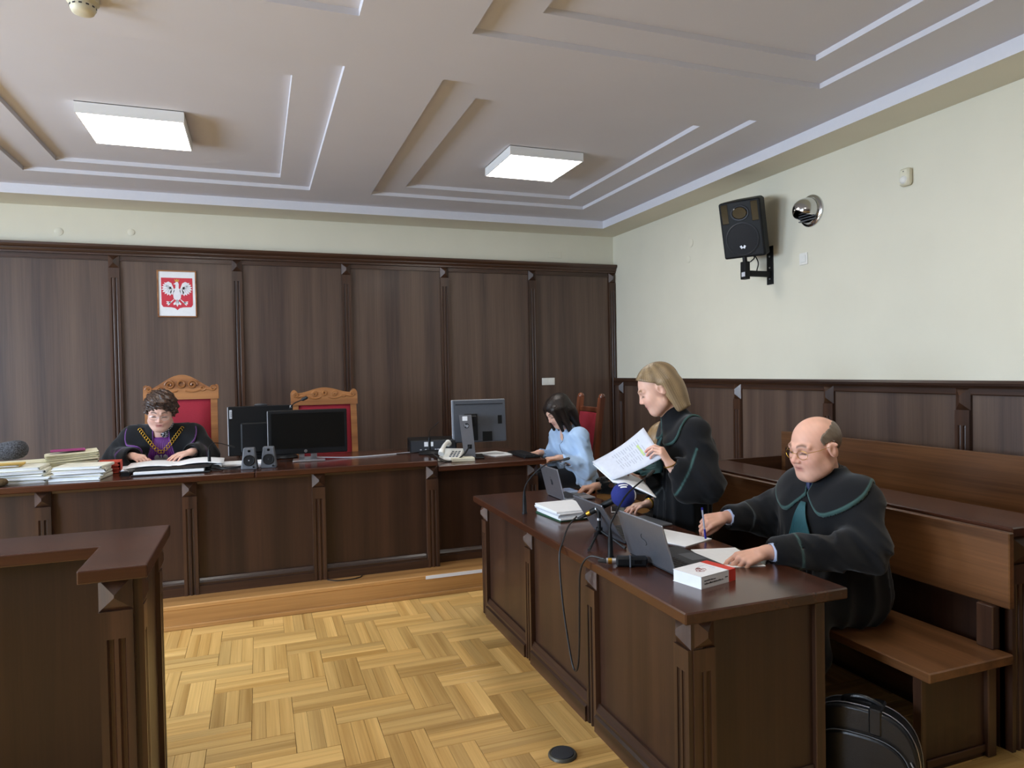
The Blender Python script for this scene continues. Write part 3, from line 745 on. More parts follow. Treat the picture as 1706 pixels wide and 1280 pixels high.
gooseneck('bent gooseneck microphone standing on the advocates desk beside the paper stack', (1.429, 3.703, DZ), [(0, 0, 0), (0, 0, .13), (.03, -.03, .21), (.09, -.11, .29), (.14, -.24, .33)], base='post')
gooseneck('gooseneck microphone rising before the bald man laptop', (1.429, 2.671, DZ), [(0, 0, 0), (0, 0, .13), (.02, -.01, .19), (.1, .02, .27), (.22, .05, .335)], base='post')
gooseneck('gooseneck microphone on a round foot in front of the judge', (-.33, 5.3, ZT), [(0, 0, .1), (.0, 0, .15), (.03, .02, .175), (.08, .05, .165), (.12, .06, .15)], r=.0025, tip=.006)
gooseneck('gooseneck microphone showing above the black desktop monitor', (.2, 5.66, ZT), [(0, 0, .1), (0, 0, .25), (.02, 0, .36), (.06, -.01, .42), (.12, -.02, .45)], tip=.013)
gooseneck('thin gooseneck microphone beside the computer box and white telephone', (1.27, 5.36, ZT), [(0, 0, .1), (0, 0, .16), (.01, 0, .19), (.045, .01, .22)], r=.002, tip=.004)

# ---- monitors on the judges' bench
t = thing('desktop_monitor', 'black widescreen monitor on a silver foot facing the room', 'monitor', (.35, 5.4, ZT), math.radians(-4))
MB().box(-.285, .285, -.012, .035, .055, .385, bev=.006).build('housing', 'black_plastic', t)
MB().box(-.262, .262, -.0135, -.011, .098, .362).build('screen', 'screen', t)
MB().box(-.2885, -.2852, -.01, .035, .06, .38, bev=.001).build('side_trim', 'light_grey', t)
MB().lathe([(.0115, 0), (.0115, .003)], 20, Tm((-.02, -.012, .076), rx=PI/2)).build('badge', 'silver', t)
text('hp', .013, 'ink', t, Tm((-.02, -.0155, .076), rx=PI/2))
mb = MB()
for a in ((-.07, -.03, .005, .058), (.015, .06, .005, .058), (-.07, .06, .005, .03)): mb.box(a[0], a[1], .02, .03, a[2], a[3])
mb.build('neck', 'silver', t)
MB().box(-.115, .12, -.06, .1, 0, .009, bev=.003).build('foot', 'silver', t)
t = thing('desktop_monitor', 'black monitor seen from behind with a white label strip', 'monitor', (.02, 5.66, ZT), math.radians(4))
MB().box(-.235, .235, -.02, .02, .04, .415, bev=.005).build('housing', 'black_plastic', t)
MB().box(-.15, .15, -.05, -.02, .06, .29, bev=.01).build('rear_cover', 'black_plastic', t)
MB().box(-.2385, -.2352, -.02, .02, .045, .41, bev=.001).build('side_trim', 'light_grey', t)
MB().box(-.226, -.208, -.0225, -.02, .325, .39).build('sticker', 'light_grey', t)
text('lenovo', .017, 'ink', t, Tm((-.2165, -.0235, .357)) @ Matrix.Rotation(PI/2, 4, 'Y') @ Matrix.Rotation(PI/2, 4, 'X') if False else Tm((-.2165, -.0235, .357)) @ Matrix.Rotation(-PI/2, 4, 'Y') @ Matrix.Rotation(PI/2, 4, 'X'))
MB().box(.212, .224, -.0225, -.02, .392, .41).build('sticker', 'light_grey', t)
MB().lathe([(.045, 0), (.05, .006), (.035, .016), (.001, .018)], 16, Tm((.0, 0, .415)) @ Matrix.Diagonal((1, .35, 1, 1))).build('webcam', 'dark_grey', t, smooth=True)
MB().box(-.04, .04, -.01, .01, 0, .06).build('neck', 'black_plastic', t)
MB().box(-.12, .12, -.09, .09, 0, .012, bev=.004).build('foot', 'black_plastic', t)
t = thing('desktop_monitor', 'grey monitor turned away on a tall silver stand at the clerk desk', 'monitor', (1.6, 5.36, ZK), math.radians(-14))
T_ = Tm((0, 0, 0))
MB().box(-.115, .115, -.09, .16, 0, .012, bev=.004).build('foot', 'black_plastic', t)
mb = MB(); mb.prism([(-.046, .012), (.046, .012), (.052, .35), (-.048, .35)], 0, .02, lambda p, q, s: (p-.10*(q-.012), -.04+.04*(q-.012)-s, q)); st = mb.build('stand', 'alu_grey', t)
MB().lathe([(.021, 0), (.021, .003)], 24, Tm((-.023, -.049, .265), rx=PI/2)).build('badge', 'ink', t)
text('hp', .034, 'light_grey', t, Tm((-.023, -.0525, .267), rx=PI/2))
MB().box(-.055, -.015, -.05, -.047, .305, .34).build('sticker', 'paper', t)
MB().box(-.018, .016, -.062, -.05, .08, .115, bev=.002).build('cable_slot', 'black_plastic', t)
MB().box(-.06, .06, -.03, .06, .26, .34, bev=.004).build('hinge', 'black_plastic', t)
PM = Tm((.09, .13, .29), rz=math.radians(10), rx=math.radians(-4))
MB().box(-.225, .225, -.02, .02, -.175, .175, bev=.006, T=PM).build('housing', 'monitor_back', t)
MB().box(-.227, .227, .012, .022, -.177, .177, bev=.002, T=PM).build('bezel', 'light_grey', t)
MB().box(-.2, .2, -.023, -.02, .135, .14, T=PM).build('vent', 'black_plastic', t)
MB().box(-.13, -.02, -.028, -.019, -.16, .06, bev=.003, T=PM).build('mount_plate', 'black_plastic', t)
MB().box(.155, .19, -.0225, -.019, -.03, .04, T=PM).build('socket', 'black_plastic', t)
MB().box(.02, .1, -.03, -.019, -.17, -.09, T=PM).build('port_cover', 'black_plastic', t)

# ---- small active speakers
for k, (x, y, lab) in enumerate(((-.065, 5.12, 'small grey desktop speaker with a silver cone coloured as if lit, left one of the pair'), (.062, 5.135, 'small grey desktop speaker right beside the black monitor'))):
    t = thing('desktop_speaker', lab, 'speaker', (x, y, ZT), math.radians(-6), 'small desktop speakers')
    mb = MB(); mb.add([(-.054, -.03, 0), (.054, -.03, 0), (.054, .06, 0), (-.054, .06, 0), (-.037, -.008, .148), (.037, -.008, .148), (.037, .05, .148), (-.037, .05, .148)], [(0, 3, 2, 1), (4, 5, 6, 7), (0, 1, 5, 4), (1, 2, 6, 5), (2, 3, 7, 6), (3, 0, 4, 7)])
    c = mb.build('cabinet', 'grey_plastic', t); md = c.modifiers.new('bevel', 'BEVEL'); md.width = .008; md.segments = 3
    F_ = Tm((0, -.0235, .062), rx=PI/2-.148)
    MB().lathe([(.038, -.004), (.038, .004), (.034, .007), (.031, .004)], 24, F_).build('cone_rim', 'black_plastic', t, smooth=True)
    MB().lathe([(.031, .002), (.02, -.002), (.012, .002), (.001, .005)], 24, F_).build('cone', 'silver' if k == 0 else 'dark_grey', t, smooth=True)  # left cone silver so it looks lit, right one dark grey
    MB().box(-.009, .009, -.016, -.004, .118, .136, bev=.004).build('tweeter', 'black_gloss', t)
    MB().lathe([(.007, 0), (.006, .006)], 10, Tm((.03, -.03, .016), rx=PI/2)).build('knob', 'black_plastic', t, smooth=True)

# ---- computer box, telephone and things around them
t = thing('computer_case', 'low black computer box lying where bench and clerk desk meet', 'computer', (1.33, 5.62, ZT), math.radians(-8))
MB().box(-.17, .21, -.14, .16, 0, .1, bev=.005).build('case', 'black_plastic', t)
MB().box(-.16, .2, -.147, -.14, .006, .094, bev=.002).build('front_bezel', 'dark_grey', t)
for x in (-.055, -.015): MB().box(x, x+.033, -.149, -.147, .048, .085).build('sticker', 'paper', t)
for x in (-.09, -.05, -.02, .03, .05): MB().box(x, x+.014, -.149, -.147, .02, .027).build('port', 'light_grey', t)
t = thing('telephone', 'white desk telephone with its receiver on the clerk desk', 'telephone', (1.43, 5.3, ZK), math.radians(-30))
mb = MB(); mb.add([(-.09, -.1, 0), (.09, -.1, 0), (.09, .11, 0), (-.09, .11, 0), (-.085, -.095, .025), (.085, -.095, .025), (.085, .1, .085), (-.085, .1, .085)], [(0, 3, 2, 1), (4, 5, 6, 7), (0, 1, 5, 4), (1, 2, 6, 5), (2, 3, 7, 6), (3, 0, 4, 7)])
c = mb.build('body', 'white_plastic', t); md = c.modifiers.new('bevel', 'BEVEL'); md.width = .01; md.segments = 2
MB().tube(bez([(-.055, -.1, .06), (-.055, -.06, .09), (-.055, .02, .118), (-.055, .1, .125), (-.055, .13, .115)], 5), [.024]*5+[.017]*11+[.026]*5, 10).build('receiver', 'white_plastic', t, smooth=True)
for i in range(3):
    for j in range(4): MB().box(.0+i*.026, .018+i*.026, -.07+j*.03, -.052+j*.03, .03+.0075*j, .042+.0088*j, bev=.002).build('key', 'grey_plastic', t)
t = thing('cable_bundle', 'loose black cables between the telephone and monitor stand', 'cable', (1.38, 5.2, ZK))
MB().tube(bez([(-.1, .12, .06), (-.02, 0, .01), (.06, -.03, .02), (.12, -.02, .06), (.19, .07, .1)]), .004, 6).build('cord', 'cable_black', t, smooth=True)
MB().tube(bez([(-.1, .08, .058), (-.04, -.02, .006), (.04, -.04, .012), (.13, 0, .05), (.2, .08, .105)]), .004, 6).build('cord', 'cable_black', t, smooth=True)
t = thing('network_cable', 'pale grey cable running along the bench top behind the monitor foot', 'cable', (.9, 5.45, ZT))
MB().tube(bez([(-.5, -.02, .02), (-.25, -.03, .005), (0, 0, .004), (.25, .08, .004), (.36, .1, .02), (.38, .11, .06)]), .0045, 6).build('cord', 'light_grey', t, smooth=True)
MB().tube(bez([(-.1, .0, .003), (.03, .03, .003), (.2, .04, .003), (.33, .05, .003)]), .003, 6).build('thin_cord', 'cable_black', t, smooth=True)
one(MB().box(-.11, .11, -.15, .15, 0, .006, bev=.001), 'paper_sheets', 'paper', 'white paper sheets lying on the clerk desk near the typing woman', 'paper', (1.87, 5.5, ZK), .3)
one(MB().box(-.09, .09, -.05, .05, 0, .03, bev=.004), 'tissue_pack', 'ivory_plastic', 'cream flat box under the telephone beside the silver stand', 'box', (1.49, 5.19, ZK), -.1)
mb = MB().box(-.2, .2, -.07, .07, 0, .018, bev=.004); kb = thing('keyboard', 'black keyboard under the hands of the woman in light blue', 'keyboard', (2.045, 5.3, ZK), PI/2)
mb.build('case', 'black_plastic', kb)
for i in range(12):
    for j in range(4): MB().box(-.185+i*.031, -.159+i*.031, -.055+j*.028, -.032+j*.028, .018, .023).build('key', 'key', kb)

# ---- case files on the bench, each a card folder round a wad of paper
def folder(label, x, y, z, w, d, h, rz=0, cover='card_cream', pages='paper', tilt=(0, 0), bow=.004, seed=0):
    t = thing('case_file', label, 'folder', (x, y, z), rz, 'case files on the bench'); t.rotation_euler = (tilt[0], tilt[1], rz)
    r = random.Random(seed)
    mb = MB(); n = max(3, int(h/.004))
    for k in range(n):
        z0 = .002+(h-.004)*k/n; z1 = .002+(h-.004)*(k+.86)/n; a, b, c, e = [r.uniform(-.012, .005) for _ in range(4)]
        mb.box(-w/2+a+.004, w/2+b-.004, -d/2+c+.003, d/2+e-.004, z0, z1)
    pg = mb.build('pages', pages, t)
    def cov(zf):
        def f(u, v):
            px, py = (u-.5)*w, (v-.5)*d
            return (px, py, zf+bow*math.sin(u*3+seed)*math.sin(v*4+seed*2)*.5)
        return f
    MB().grid(cov(.001), 6, 6).build('back_cover', cover, t, thick=.0015)
    MB().grid(cov(h), 6, 6).build('front_cover', cover, t, thick=.0015)
    MB().grid(lambda u, v: (w/2+.003*math.sin(v*PI), (u-.5)*d, .001+(h-.001)*v), 4, 3).build('spine', cover, t, thick=.0012)
    return t
z = ZT+.001
for k, h in enumerate((.022, .016, .024, .018)):
    folder('%s case file of the four-file stack with cream spines, middle of the bench papers' % ('bottom', 'second lowest', 'second highest', 'topmost')[k], -1.09+.006*k, 5.17+.008*(k % 2), z, .30-.006*k, .23, h, -.14+.09*(k % 3), 'card_white', 'paper', seed=k); z += h+.0022
z = ZT+.001
for k, h in enumerate((.016, .02, .014, .022, .018)):
    folder('%s case file of the wide pile at the left end of the bench' % ('bottom', 'second lowest', 'middle', 'second highest', 'topmost')[k], -1.44+.012*((k*3) % 4), 5.18+.01*(k % 3), z, .34-.01*k, .25, h, .1-.1*(k % 3), 'card_white', 'paper', seed=10+k); z += h+.0022
folder('yellow card file lying on the wide left pile', -1.55, 5.2, z+.001, .26, .2, .012, .1, 'card_yellow', 'paper', seed=21)
folder('thick cream file behind the left pile', -1.22, 5.42, ZT+.001, .32, .24, .055, .15, 'card_cream', 'card_cream', seed=22)
folder('cream file stacked second behind the left pile', -1.2, 5.43, ZT+.06, .32, .24, .035, .2, 'card_cream', 'card_cream', seed=23)
folder('topmost thick cream file with a yellow corner behind the left pile', -1.19, 5.43, ZT+.1, .3, .23, .05, .24, 'card_cream', 'card_cream', tilt=(0, -.05), seed=24)
folder('pale cream file sloping on the far left pile', -1.5, 5.44, ZT+.001, .3, .24, .1, .2, 'card_cream', 'card_cream', seed=25)
one(MB().box(-.1, .1, -.08, .08, 0, .003), 'magenta_sheet', 'magenta', 'magenta sheet on top of the thick cream file', 'paper', (-1.22, 5.45, ZT+.163), .24)
folder('red card file behind the four-file stack', -1.0, 5.42, ZT+.001, .2, .2, .075, .1, 'card_red', 'card_red', seed=27)
one(MB().box(-.12, .12, -.16, .16, 0, .012, bev=.001), 'loose_sheets', 'paper', 'loose white sheets between the case files and the judge', 'paper', (-.83, 5.5, ZT), .5)
t = thing('binder_clip', 'small black clip on the bench right of the case files', 'clip', (-.83, 5.14, ZT))
MB().prism([(-.028, 0), (.028, 0), (.022, .028), (-.022, .028)], -.012, .012, lambda p, q, s: (p, s, q)).build('clamp', 'black_plastic', t)
for sx in (-1, 1): MB().tube([(sx*.02, -.013, .028), (sx*.02, -.03, .04), (0, -.036, .043)], .0018, 5).build('handle', 'silver', t)
one(MB().box(-.05, .05, -.04, .04, 0, .026, bev=.008), 'stapler', 'dark_grey', 'dark grey stapler beside the black clip', 'stapler', (-.83, 5.26, ZT), .4)
# open ring binder and papers before the judge
t = thing('ring_binder', 'open black ring binder with white pages before the judge', 'binder', (-.55, 5.17, ZT), -.03)
MB().box(-.24, .24, -.09, .1, 0, .01, bev=.003).build('cover', 'black_plastic', t)
MB().box(-.225, .2, -.08, .09, .01, .026, bev=.001).build('pages', 'paper', t)
MB().box(-.235, .235, -.05, .1, .03, .038, bev=.003).build('upper_cover', 'black_plastic', t)
t = thing('open_file', 'open white file the judge is reading from', 'folder', (-.55, 5.42, ZT), .02)
def op(u, v): return ((u-.5)*.62, (v-.5)*.34, .034+.016*math.sin(abs(u-.5)*2*PI)*(1 if u > .5 else .8))
MB().grid(op, 20, 4).build('pages', 'paper', t, smooth='all', thick=.003)
MB().box(-.3, .3, -.16, .16, .0, .03, bev=.002).build('page_block', 'paper', t)
one(MB().box(-.15, .15, -.1, .1, 0, .014, bev=.001), 'paper_pile', 'paper', 'white paper pile behind the small left speaker', 'paper', (-.13, 5.44, ZT), -.05)
t = thing('cable_tangle', 'tangle of black cables between the binder and left speaker', 'cable', (-.25, 5.17, ZT))
rr = random.Random(3)
for k in range(6):
    P = [(-.22+.09*i+rr.uniform(-.03, .03), rr.uniform(-.07, .06), .005+rr.uniform(0, .012)) for i in range(5)]
    MB().tube(bez(P, 6), .0035, 5).build('cord', 'cable_black', t, smooth=True)
# reporter microphones at the left end
t = thing('fur_microphone', 'grey furry reporter microphone with white collar at the left edge', 'microphone', (-1.62, 5.12, ZT))
Mq = Tm((.1, 0, .2), ry=PI/2-.12)
MB().lathe([(.03, 0), (.048, .005), (.057, .03), (.06, .09), (.055, .125), (.04, .148), (.02, .158), (.001, .16)], 20, Mq).build('windshield', 'grey_fur', t, smooth=True)
MB().lathe([(.042, -.06), (.046, -.055), (.05, .0), (.045, .006)], 20, Mq).build('collar', 'paper', t, smooth=True)
MB().tube([(.04, 0, .192), (-.08, 0, .175)], .018, 12).build('handle', 'black_plastic', t, smooth=True)
MB().tube([(-.0, 0, .18), (-.02, .0, .01)], .008, 8).build('stand', 'black_plastic', t, smooth=True)
MB().lathe([(.05, 0), (.05, .008), (.02, .014)], 18, Tm((-.02, 0, 0))).build('foot', 'black_plastic', t, smooth=True)
t = thing('brown_microphone', 'dark brown furry microphone tip lying at the left bench edge', 'microphone', (-1.53, 5.01, ZT+.027))
Mq = Tm((-.06, 0, 0), ry=PI/2)
MB().lathe([(.02, 0), (.027, .03), (.027, .11), (.022, .135), (.01, .147), (.001, .15)], 14, Mq).build('windshield', 'olive_fur', t, smooth=True)
MB().lathe([(.012, -.12), (.013, 0)], 12, Mq).build('handle', 'black_plastic', t, smooth=True)

# ---- laptops on the advocates' desk (screens face +x, towards the sitters)
def laptop(label, x, y0, y1, L0, depth, th, lid_m, deck_m, z=DZ, rz=0):
    t = thing('laptop', label, 'laptop', (x, (y0+y1)/2, z), rz); w = (y1-y0)/2
    MB().box(0, depth, -w, w, .002, .016, bev=.004).build('base', deck_m, t)
    kw = (2*w-.05)/13
    for i in range(13):
        for j in range(5): MB().box(.025+j*.02, .042+j*.02, -w+.025+i*kw, -w+.025+(i+.86)*kw, .016, .0175).build('key', 'key', t)
    MB().box(depth-.085, depth-.015, -.055, .055, .0158, .0168).build('touchpad', 'grey_plastic', t)
    M_ = Tm((0, 0, .012), ry=-th)
    ld = MB().box(-.004, .004, -w, w, 0, L0, bev=.003, T=M_).build('lid', lid_m, t)
    MB().box(.004, .0046, -w+.008, w-.008, .012, L0-.008, T=M_).build('screen', 'screen', ld)
    return t, ld, M_
t, ld, M_ = laptop('silver laptop with a fruit mark on its lid at the far end of the desk', 1.785, 3.92, 4.2, .2, .215, math.radians(14), 'silver', 'silver')
ap = [(.0+.019*math.sin(a)*(1+.1*math.cos(2*a)), .1+.02*math.cos(a)-.002*abs(math.sin(a))) for a in [k*PI/12 for k in range(24)]]
ap = [(p if not (p > .011 and abs(q-.103) < .012) else .011, q) for p, q in ap]
mb = MB(); mb.prism(ap, -.0046, -.0041, lambda p, q, s: M_ @ V(s, p, q)); mb.prism([(.0, .123), (.006, .127), (.009, .135), (.003, .132)], -.0046, -.0041, lambda p, q, s: M_ @ V(s, p, q))
mb.build('lid_mark', 'ink', ld)
t, ld, M_ = laptop('dark blue-grey laptop half hidden behind the tripod microphone', 1.6, 2.85, 3.16, .215, .215, math.radians(33), 'alu_grey', 'dark_grey')
MB().lathe([(.018, 0), (.018, .0006)], 20, M_ @ Tm((-.0041, 0, .11), ry=-PI/2)).build('lid_mark', 'grey_plastic', ld)
t, ld, M_ = laptop('large grey laptop in front of the bald man beside the law book', 1.53, 2.32, 2.68, .205, .25, math.radians(17), 'alu_grey', 'dark_grey')
mb = MB()
mb.tube([M_ @ V(-.0045, a, b) for a, b in [(.006, .13), (.014, .124), (.016, .112), (.006, .108), (-.006, .106), (-.014, .1), (-.014, .088), (-.004, .082)]], .0018, 5)
mb.build('lid_mark', 'ink', ld)

# ---- tripod with the blue foam microphone
t = thing('table_tripod', 'small black table tripod under the blue foam microphone', 'tripod', (1.505, 2.92, DZ))
MB().tube([(0, 0, .055), (0, 0, .15)], .0085, 12).build('column', 'black_plastic', t, smooth=True)
MB().tube([(0, 0, .11), (0, 0, .12)], .012, 12).build('collar', 'silver', t, smooth=True)
MB().tube([(0, 0, .045), (0, 0, .075)], .016, 12).build('hub', 'black_plastic', t, smooth=True)
for a in (-135, -70, 70):
    c, s_ = math.cos(math.radians(a)), math.sin(math.radians(a))
    lg = MB().tube([(c*.01, s_*.01, .06), (c*.1, s_*.1, .028), (c*.15, s_*.15, .008)], .006, 8).build('leg', 'black_plastic', t, smooth=True)
    MB().tube([(c*.143, s_*.143, .011), (c*.16, s_*.16, .0065)], .0075, 8).build('rubber_foot', 'rubber', lg, smooth=True)
MB().tube([(0, 0, .145), (0, 0, .175)], .011, 10).build('clip', 'black_plastic', t, smooth=True)
t = thing('foam_microphone', 'reporter microphone with a round navy blue foam head', 'microphone', (1.505, 2.92, DZ+.172))
a0, a1 = V(-.04, .085, -.055), V(.055, -.09, .055); dr = (a1-a0).normalized()
P = [a0+dr*k for k in (0, .03, .035, .06, .16, (a1-a0).length)]
MB().tube(P, [.009, .011, .0125, .0135, .0155, .0165], 14).build('handle', 'black_plastic', t, smooth=True)
MB().tube([a0+dr*.028, a0+dr*.05], .0138, 14).build('ring', 'gold', t, smooth=True)
MB().tube([a0+dr*.09, a0+dr*.094], .0152, 14).build('thin_ring', 'silver', t, smooth=True)
MB().tube([a0-dr*.035, a0], .0085, 10).build('plug', 'rubber', t, smooth=True)
bc = a1+dr*.03
MB().lathe([(.001, -.058), (.026, -.051), (.044, -.036), (.055, -.014), (.057, .008), (.05, .03), (.035, .046), (.018, .054), (.001, .056)], 26, Matrix.Translation(bc) @ dr.to_track_quat('Z', 'Y').to_matrix().to_4x4()).build('foam_head', 'navy_foam', t, smooth='all')
vw = (V(0, 0, 1.6)-(V(1.505, 2.92, DZ+.172)+bc)).normalized()
for nrm, s in ((V(-.25, -.5, .83), 1), (V(.72, -.62, .05), 1)):
    nrm.normalize(); xx = V(.94, -.34, 0) if nrm.z > .5 else V(.15, .1, 1); xx = (xx-nrm*xx.dot(nrm)).normalized(); yy = nrm.cross(xx)
    for q, ln in ((.008, .045), (-.006, .03)):
        mb = MB(); cols = []
        for k in range(9):
            u = (k/8-.5)*ln; cols.append(u)
        mb.grid(lambda u, v: tuple(bc+((nrm*.057+xx*((u-.5)*ln)+yy*(q+(v-.5)*.008)).normalized()*.0588)), 8, 2).build('lettering', 'paper', t, thick=.0006)
t = thing('microphone_cable', 'black cable hanging from the blue microphone over the desk front', 'cable', (1.36, 3.0, DZ))
MB().tube(bez([(.085, .04, .11), (.03, .02, .07), (-.02, -.03, .02), (-.055, -.06, -.05), (-.06, -.1, -.25), (-.056, -.16, -.45), (-.055, -.2, -.52), (-.056, -.24, -.5), (-.056, -.26, -.4), (-.056, -.27, -.2), (-.058, -.29, -.05), (-.04, -.34, .02), (-.0, -.4, .022)]), .0042, 7).build('cord', 'cable_black', t, smooth=True)
t = thing('plug_transmitter', 'black wireless plug-on transmitter lying on the desk edge', 'transmitter', (1.43, 2.53, DZ), math.radians(-25))
MB().box(-.045, .085, -.02, .02, .002, .042, bev=.008).build('body', 'black_plastic', t)
MB().box(.01, .016, -.021, .021, .001, .0435, bev=.001).build('band', 'grey_plastic', t)
MB().tube([(-.085, 0, .022), (-.045, 0, .022)], .0125, 14).build('connector', 'silver', t, smooth=True)
MB().tube([(-.078, 0, .022), (-.062, 0, .022)], .013, 14).build('ring', 'gold', t, smooth=True)
MB().tube([(-.12, 0, .022), (-.085, 0, .022)], [.006, .01], 10).build('strain_relief', 'rubber', t, smooth=True)
MB().box(.03, .06, -.0212, -.02, .016, .03).build('display', 'black_gloss', t)

# ---- book, papers, phone on the desk
t = thing('law_book', 'thick white paperback law book with a red spine band', 'book', (1.615, 2.245, DZ), math.radians(14))
mb = MB(); mb.box(-.105, .085, -.068, .068, .001, .0445).build('pages', 'paper', t)
MB().box(-.107, .05, -.07, -.0685, 0, .046).build('spine', 'feather_white', t)
MB().box(.05, .09, -.0702, -.0685, 0, .046).build('spine_band', 'red_print', t)
MB().box(-.107, .05, -.07, .07, .0445, .046).build('front_cover', 'feather_white', t)
MB().box(.05, .09, -.07, .07, .0445, .0462).build('cover_band', 'red_print', t)
MB().box(-.107, .09, -.07, .07, 0, .0012).build('back_cover', 'feather_white', t)
rr = random.Random(9)
mb = MB()
for z0, x1 in ((.029, -.03), (.018, .015)):
    x = -.09
    while x < x1: w_ = rr.uniform(.0012, .004); mb.box(x, x+w_, -.0706, -.07, z0-.0025, z0+rr.uniform(.001, .0035)); x += w_+rr.uniform(.0008, .002)
for k in range(4): mb.box(.028+k*.004, .031+k*.004, -.0706, -.07, .021, .025)
mb.build('spine_print', 'ink', t)
for k, (a, b, r) in enumerate([(-.05, -.01, .012), (-.035, .004, .014), (-.02, -.008, .012), (-.038, -.016, .012), (-.028, .012, .01)]):
    MB().tube([(a+r*math.cos(q*PI/5), b+r*.8*math.sin(q*PI/5), .0464) for q in range(9)], .0012, 4).build('cover_mark', 'mark_brown', t)
MB().tube([(-.01, .03, .0464), (.03, .03, .0464), (.03, -.02, .0464)], .0006, 4).build('cover_line', 'faint_ink', t)
def stack(label, x, y, w, d, n, rz, mats, z=DZ):
    t = thing('document_stack', label, 'documents', (x, y, z), rz); r = random.Random(5); zz = 0
    for k in range(n):
        h = r.uniform(.006, .011); o = r.uniform(-.008, .008)
        MB().box(-w/2+o, w/2+o, -d/2+r.uniform(-.006, .006), d/2, zz, zz+h, bev=.001, T=Tm(rz=r.uniform(-.04, .04))).build('bundle', mats[k % len(mats)], t); zz += h+.0004
    return t
stack('stack of white documents on a green folder beside the bent microphone', 1.625, 3.56, .24, .3, 6, .05, ['folder_green', 'paper', 'paper', 'light_grey', 'paper', 'paper'])
t = thing('smartphone', 'smartphone lying on the desk beyond the tripod', 'phone', (1.95, 3.55, DZ), math.radians(62))
MB().box(-.078, .078, -.037, .037, 0, .01, bev=.004).build('body', 'light_grey', t)
MB().box(-.072, .072, -.034, .034, .0099, .0106, bev=.0003).build('screen', 'black_gloss', t)
one(MB().box(-.105, .105, -.14, .14, 0, .004, bev=.001), 'paper_sheets', 'paper', 'white sheets lying behind the large grey laptop', 'paper', (1.88, 2.86, DZ), .35)
one(MB().box(-.105, .105, -.148, .148, 0, .003, bev=.001), 'paper_sheets', 'paper', 'white sheet under the bald man left hand', 'paper', (1.885, 2.47, DZ), -.25)
t = thing('desk_tablet', 'dark grey flat folder at the desk edge before the standing woman', 'folder', (1.93, 3.2, DZ), .1)
MB().box(-.08, .08, -.12, .12, 0, .012, bev=.003).build('cover', 'grey_plastic', t)
MB().box(-.076, .076, -.116, .122, .003, .009).build('pages', 'paper', t)

# ---- things on the floor and the platform
t = thing('floor_socket', 'round grey floor socket cap set in the parquet', 'socket', (1.151, 2.596, 0))
MB().lathe([(.06, 0), (.06, .006), (.055, .012), (.05, .012), (.049, .009), (.001, .009)], 28).build('rim', 'brass_dark', t, smooth=True)
MB().lathe([(.047, .008), (.046, .013), (.001, .014)], 28).build('lid', 'dark_grey', t, smooth=True)
one(MB().box(-.21, .21, -.001, .001, -.012, .012), 'tape_strip', 'paper', 'white tape strip stuck on the platform edge', 'tape', (1.3, 4.799, .139))
o = MB().tube(bez([(-.12, .02, .004), (-.06, -.03, .004), (.03, -.035, .004), (.1, -.01, .004), (.12, .03, .004)]), .004, 6).build('floor_cable', 'cable_black', smooth=True)
o.location = (.55, 4.955, ZS); tag(o, 'short black cable loop lying on the platform step', 'cable')
# black leather bag beside the bald man's feet
t = thing('leather_bag', 'black leather briefcase with zips on the floor beside the desk end', 'bag', (2.165, 2.02, 0), math.radians(-58))
def bagp(u, k=1):
    a = u*PI; return (-.2*math.cos(a)*(abs(math.cos(a))**-.28 if abs(math.cos(a)) > 1e-6 else 1), .02+.27*math.sin(a)**.62)
prof = [(max(-.2, min(.2, p)), q) for p, q in [bagp(k/24) for k in range(25)]]
mb = MB(); mb.prism(prof+[(.2, .01), (-.2, .01)], -.05, .05, lambda p, q, s: (p, s, q)); c = mb.build('body', 'leather', t, smooth=True)
md = c.modifiers.new('bevel', 'BEVEL'); md.width = .02; md.segments = 3; md.limit_method = 'ANGLE'
mb = MB(); mb.prism([(p*.86, .015+q*.62) for p, q in prof]+[(.172, .015), (-.172, .015)], -.066, -.04, lambda p, q, s: (p, s, q)); c = mb.build('front_pocket', 'leather', t)
md = c.modifiers.new('bevel', 'BEVEL'); md.width = .01; md.segments = 2; md.limit_method = 'ANGLE'
MB().tube([(p*1.005, -.03, q+.004) for p, q in prof], .0025, 5).build('zip', 'silver', t)
MB().tube([(p*1.005, .03, q+.004) for p, q in prof], .0025, 5).build('zip', 'alu_grey', t)
MB().tube([(p*.87, -.062, .018+q*.62) for p, q in prof], .0022, 5).build('piping', 'grey_plastic', t)
MB().tube(bez([(-.07, 0, .28), (-.06, 0, .3), (0, 0, .315), (.06, 0, .3), (.07, 0, .28)], 6), .009, 8).build('handle', 'leather', t, smooth=True)
MB().box(.03, .075, -.055, .055, .2, .3, bev=.006).build('strap', 'leather', t)
MB().tube(bez([(.17, -.055, .14), (.19, -.062, .1), (.18, -.06, .07), (.165, -.06, .1)], 6), .003, 6).build('zip_pull', 'silver', t, smooth=True)
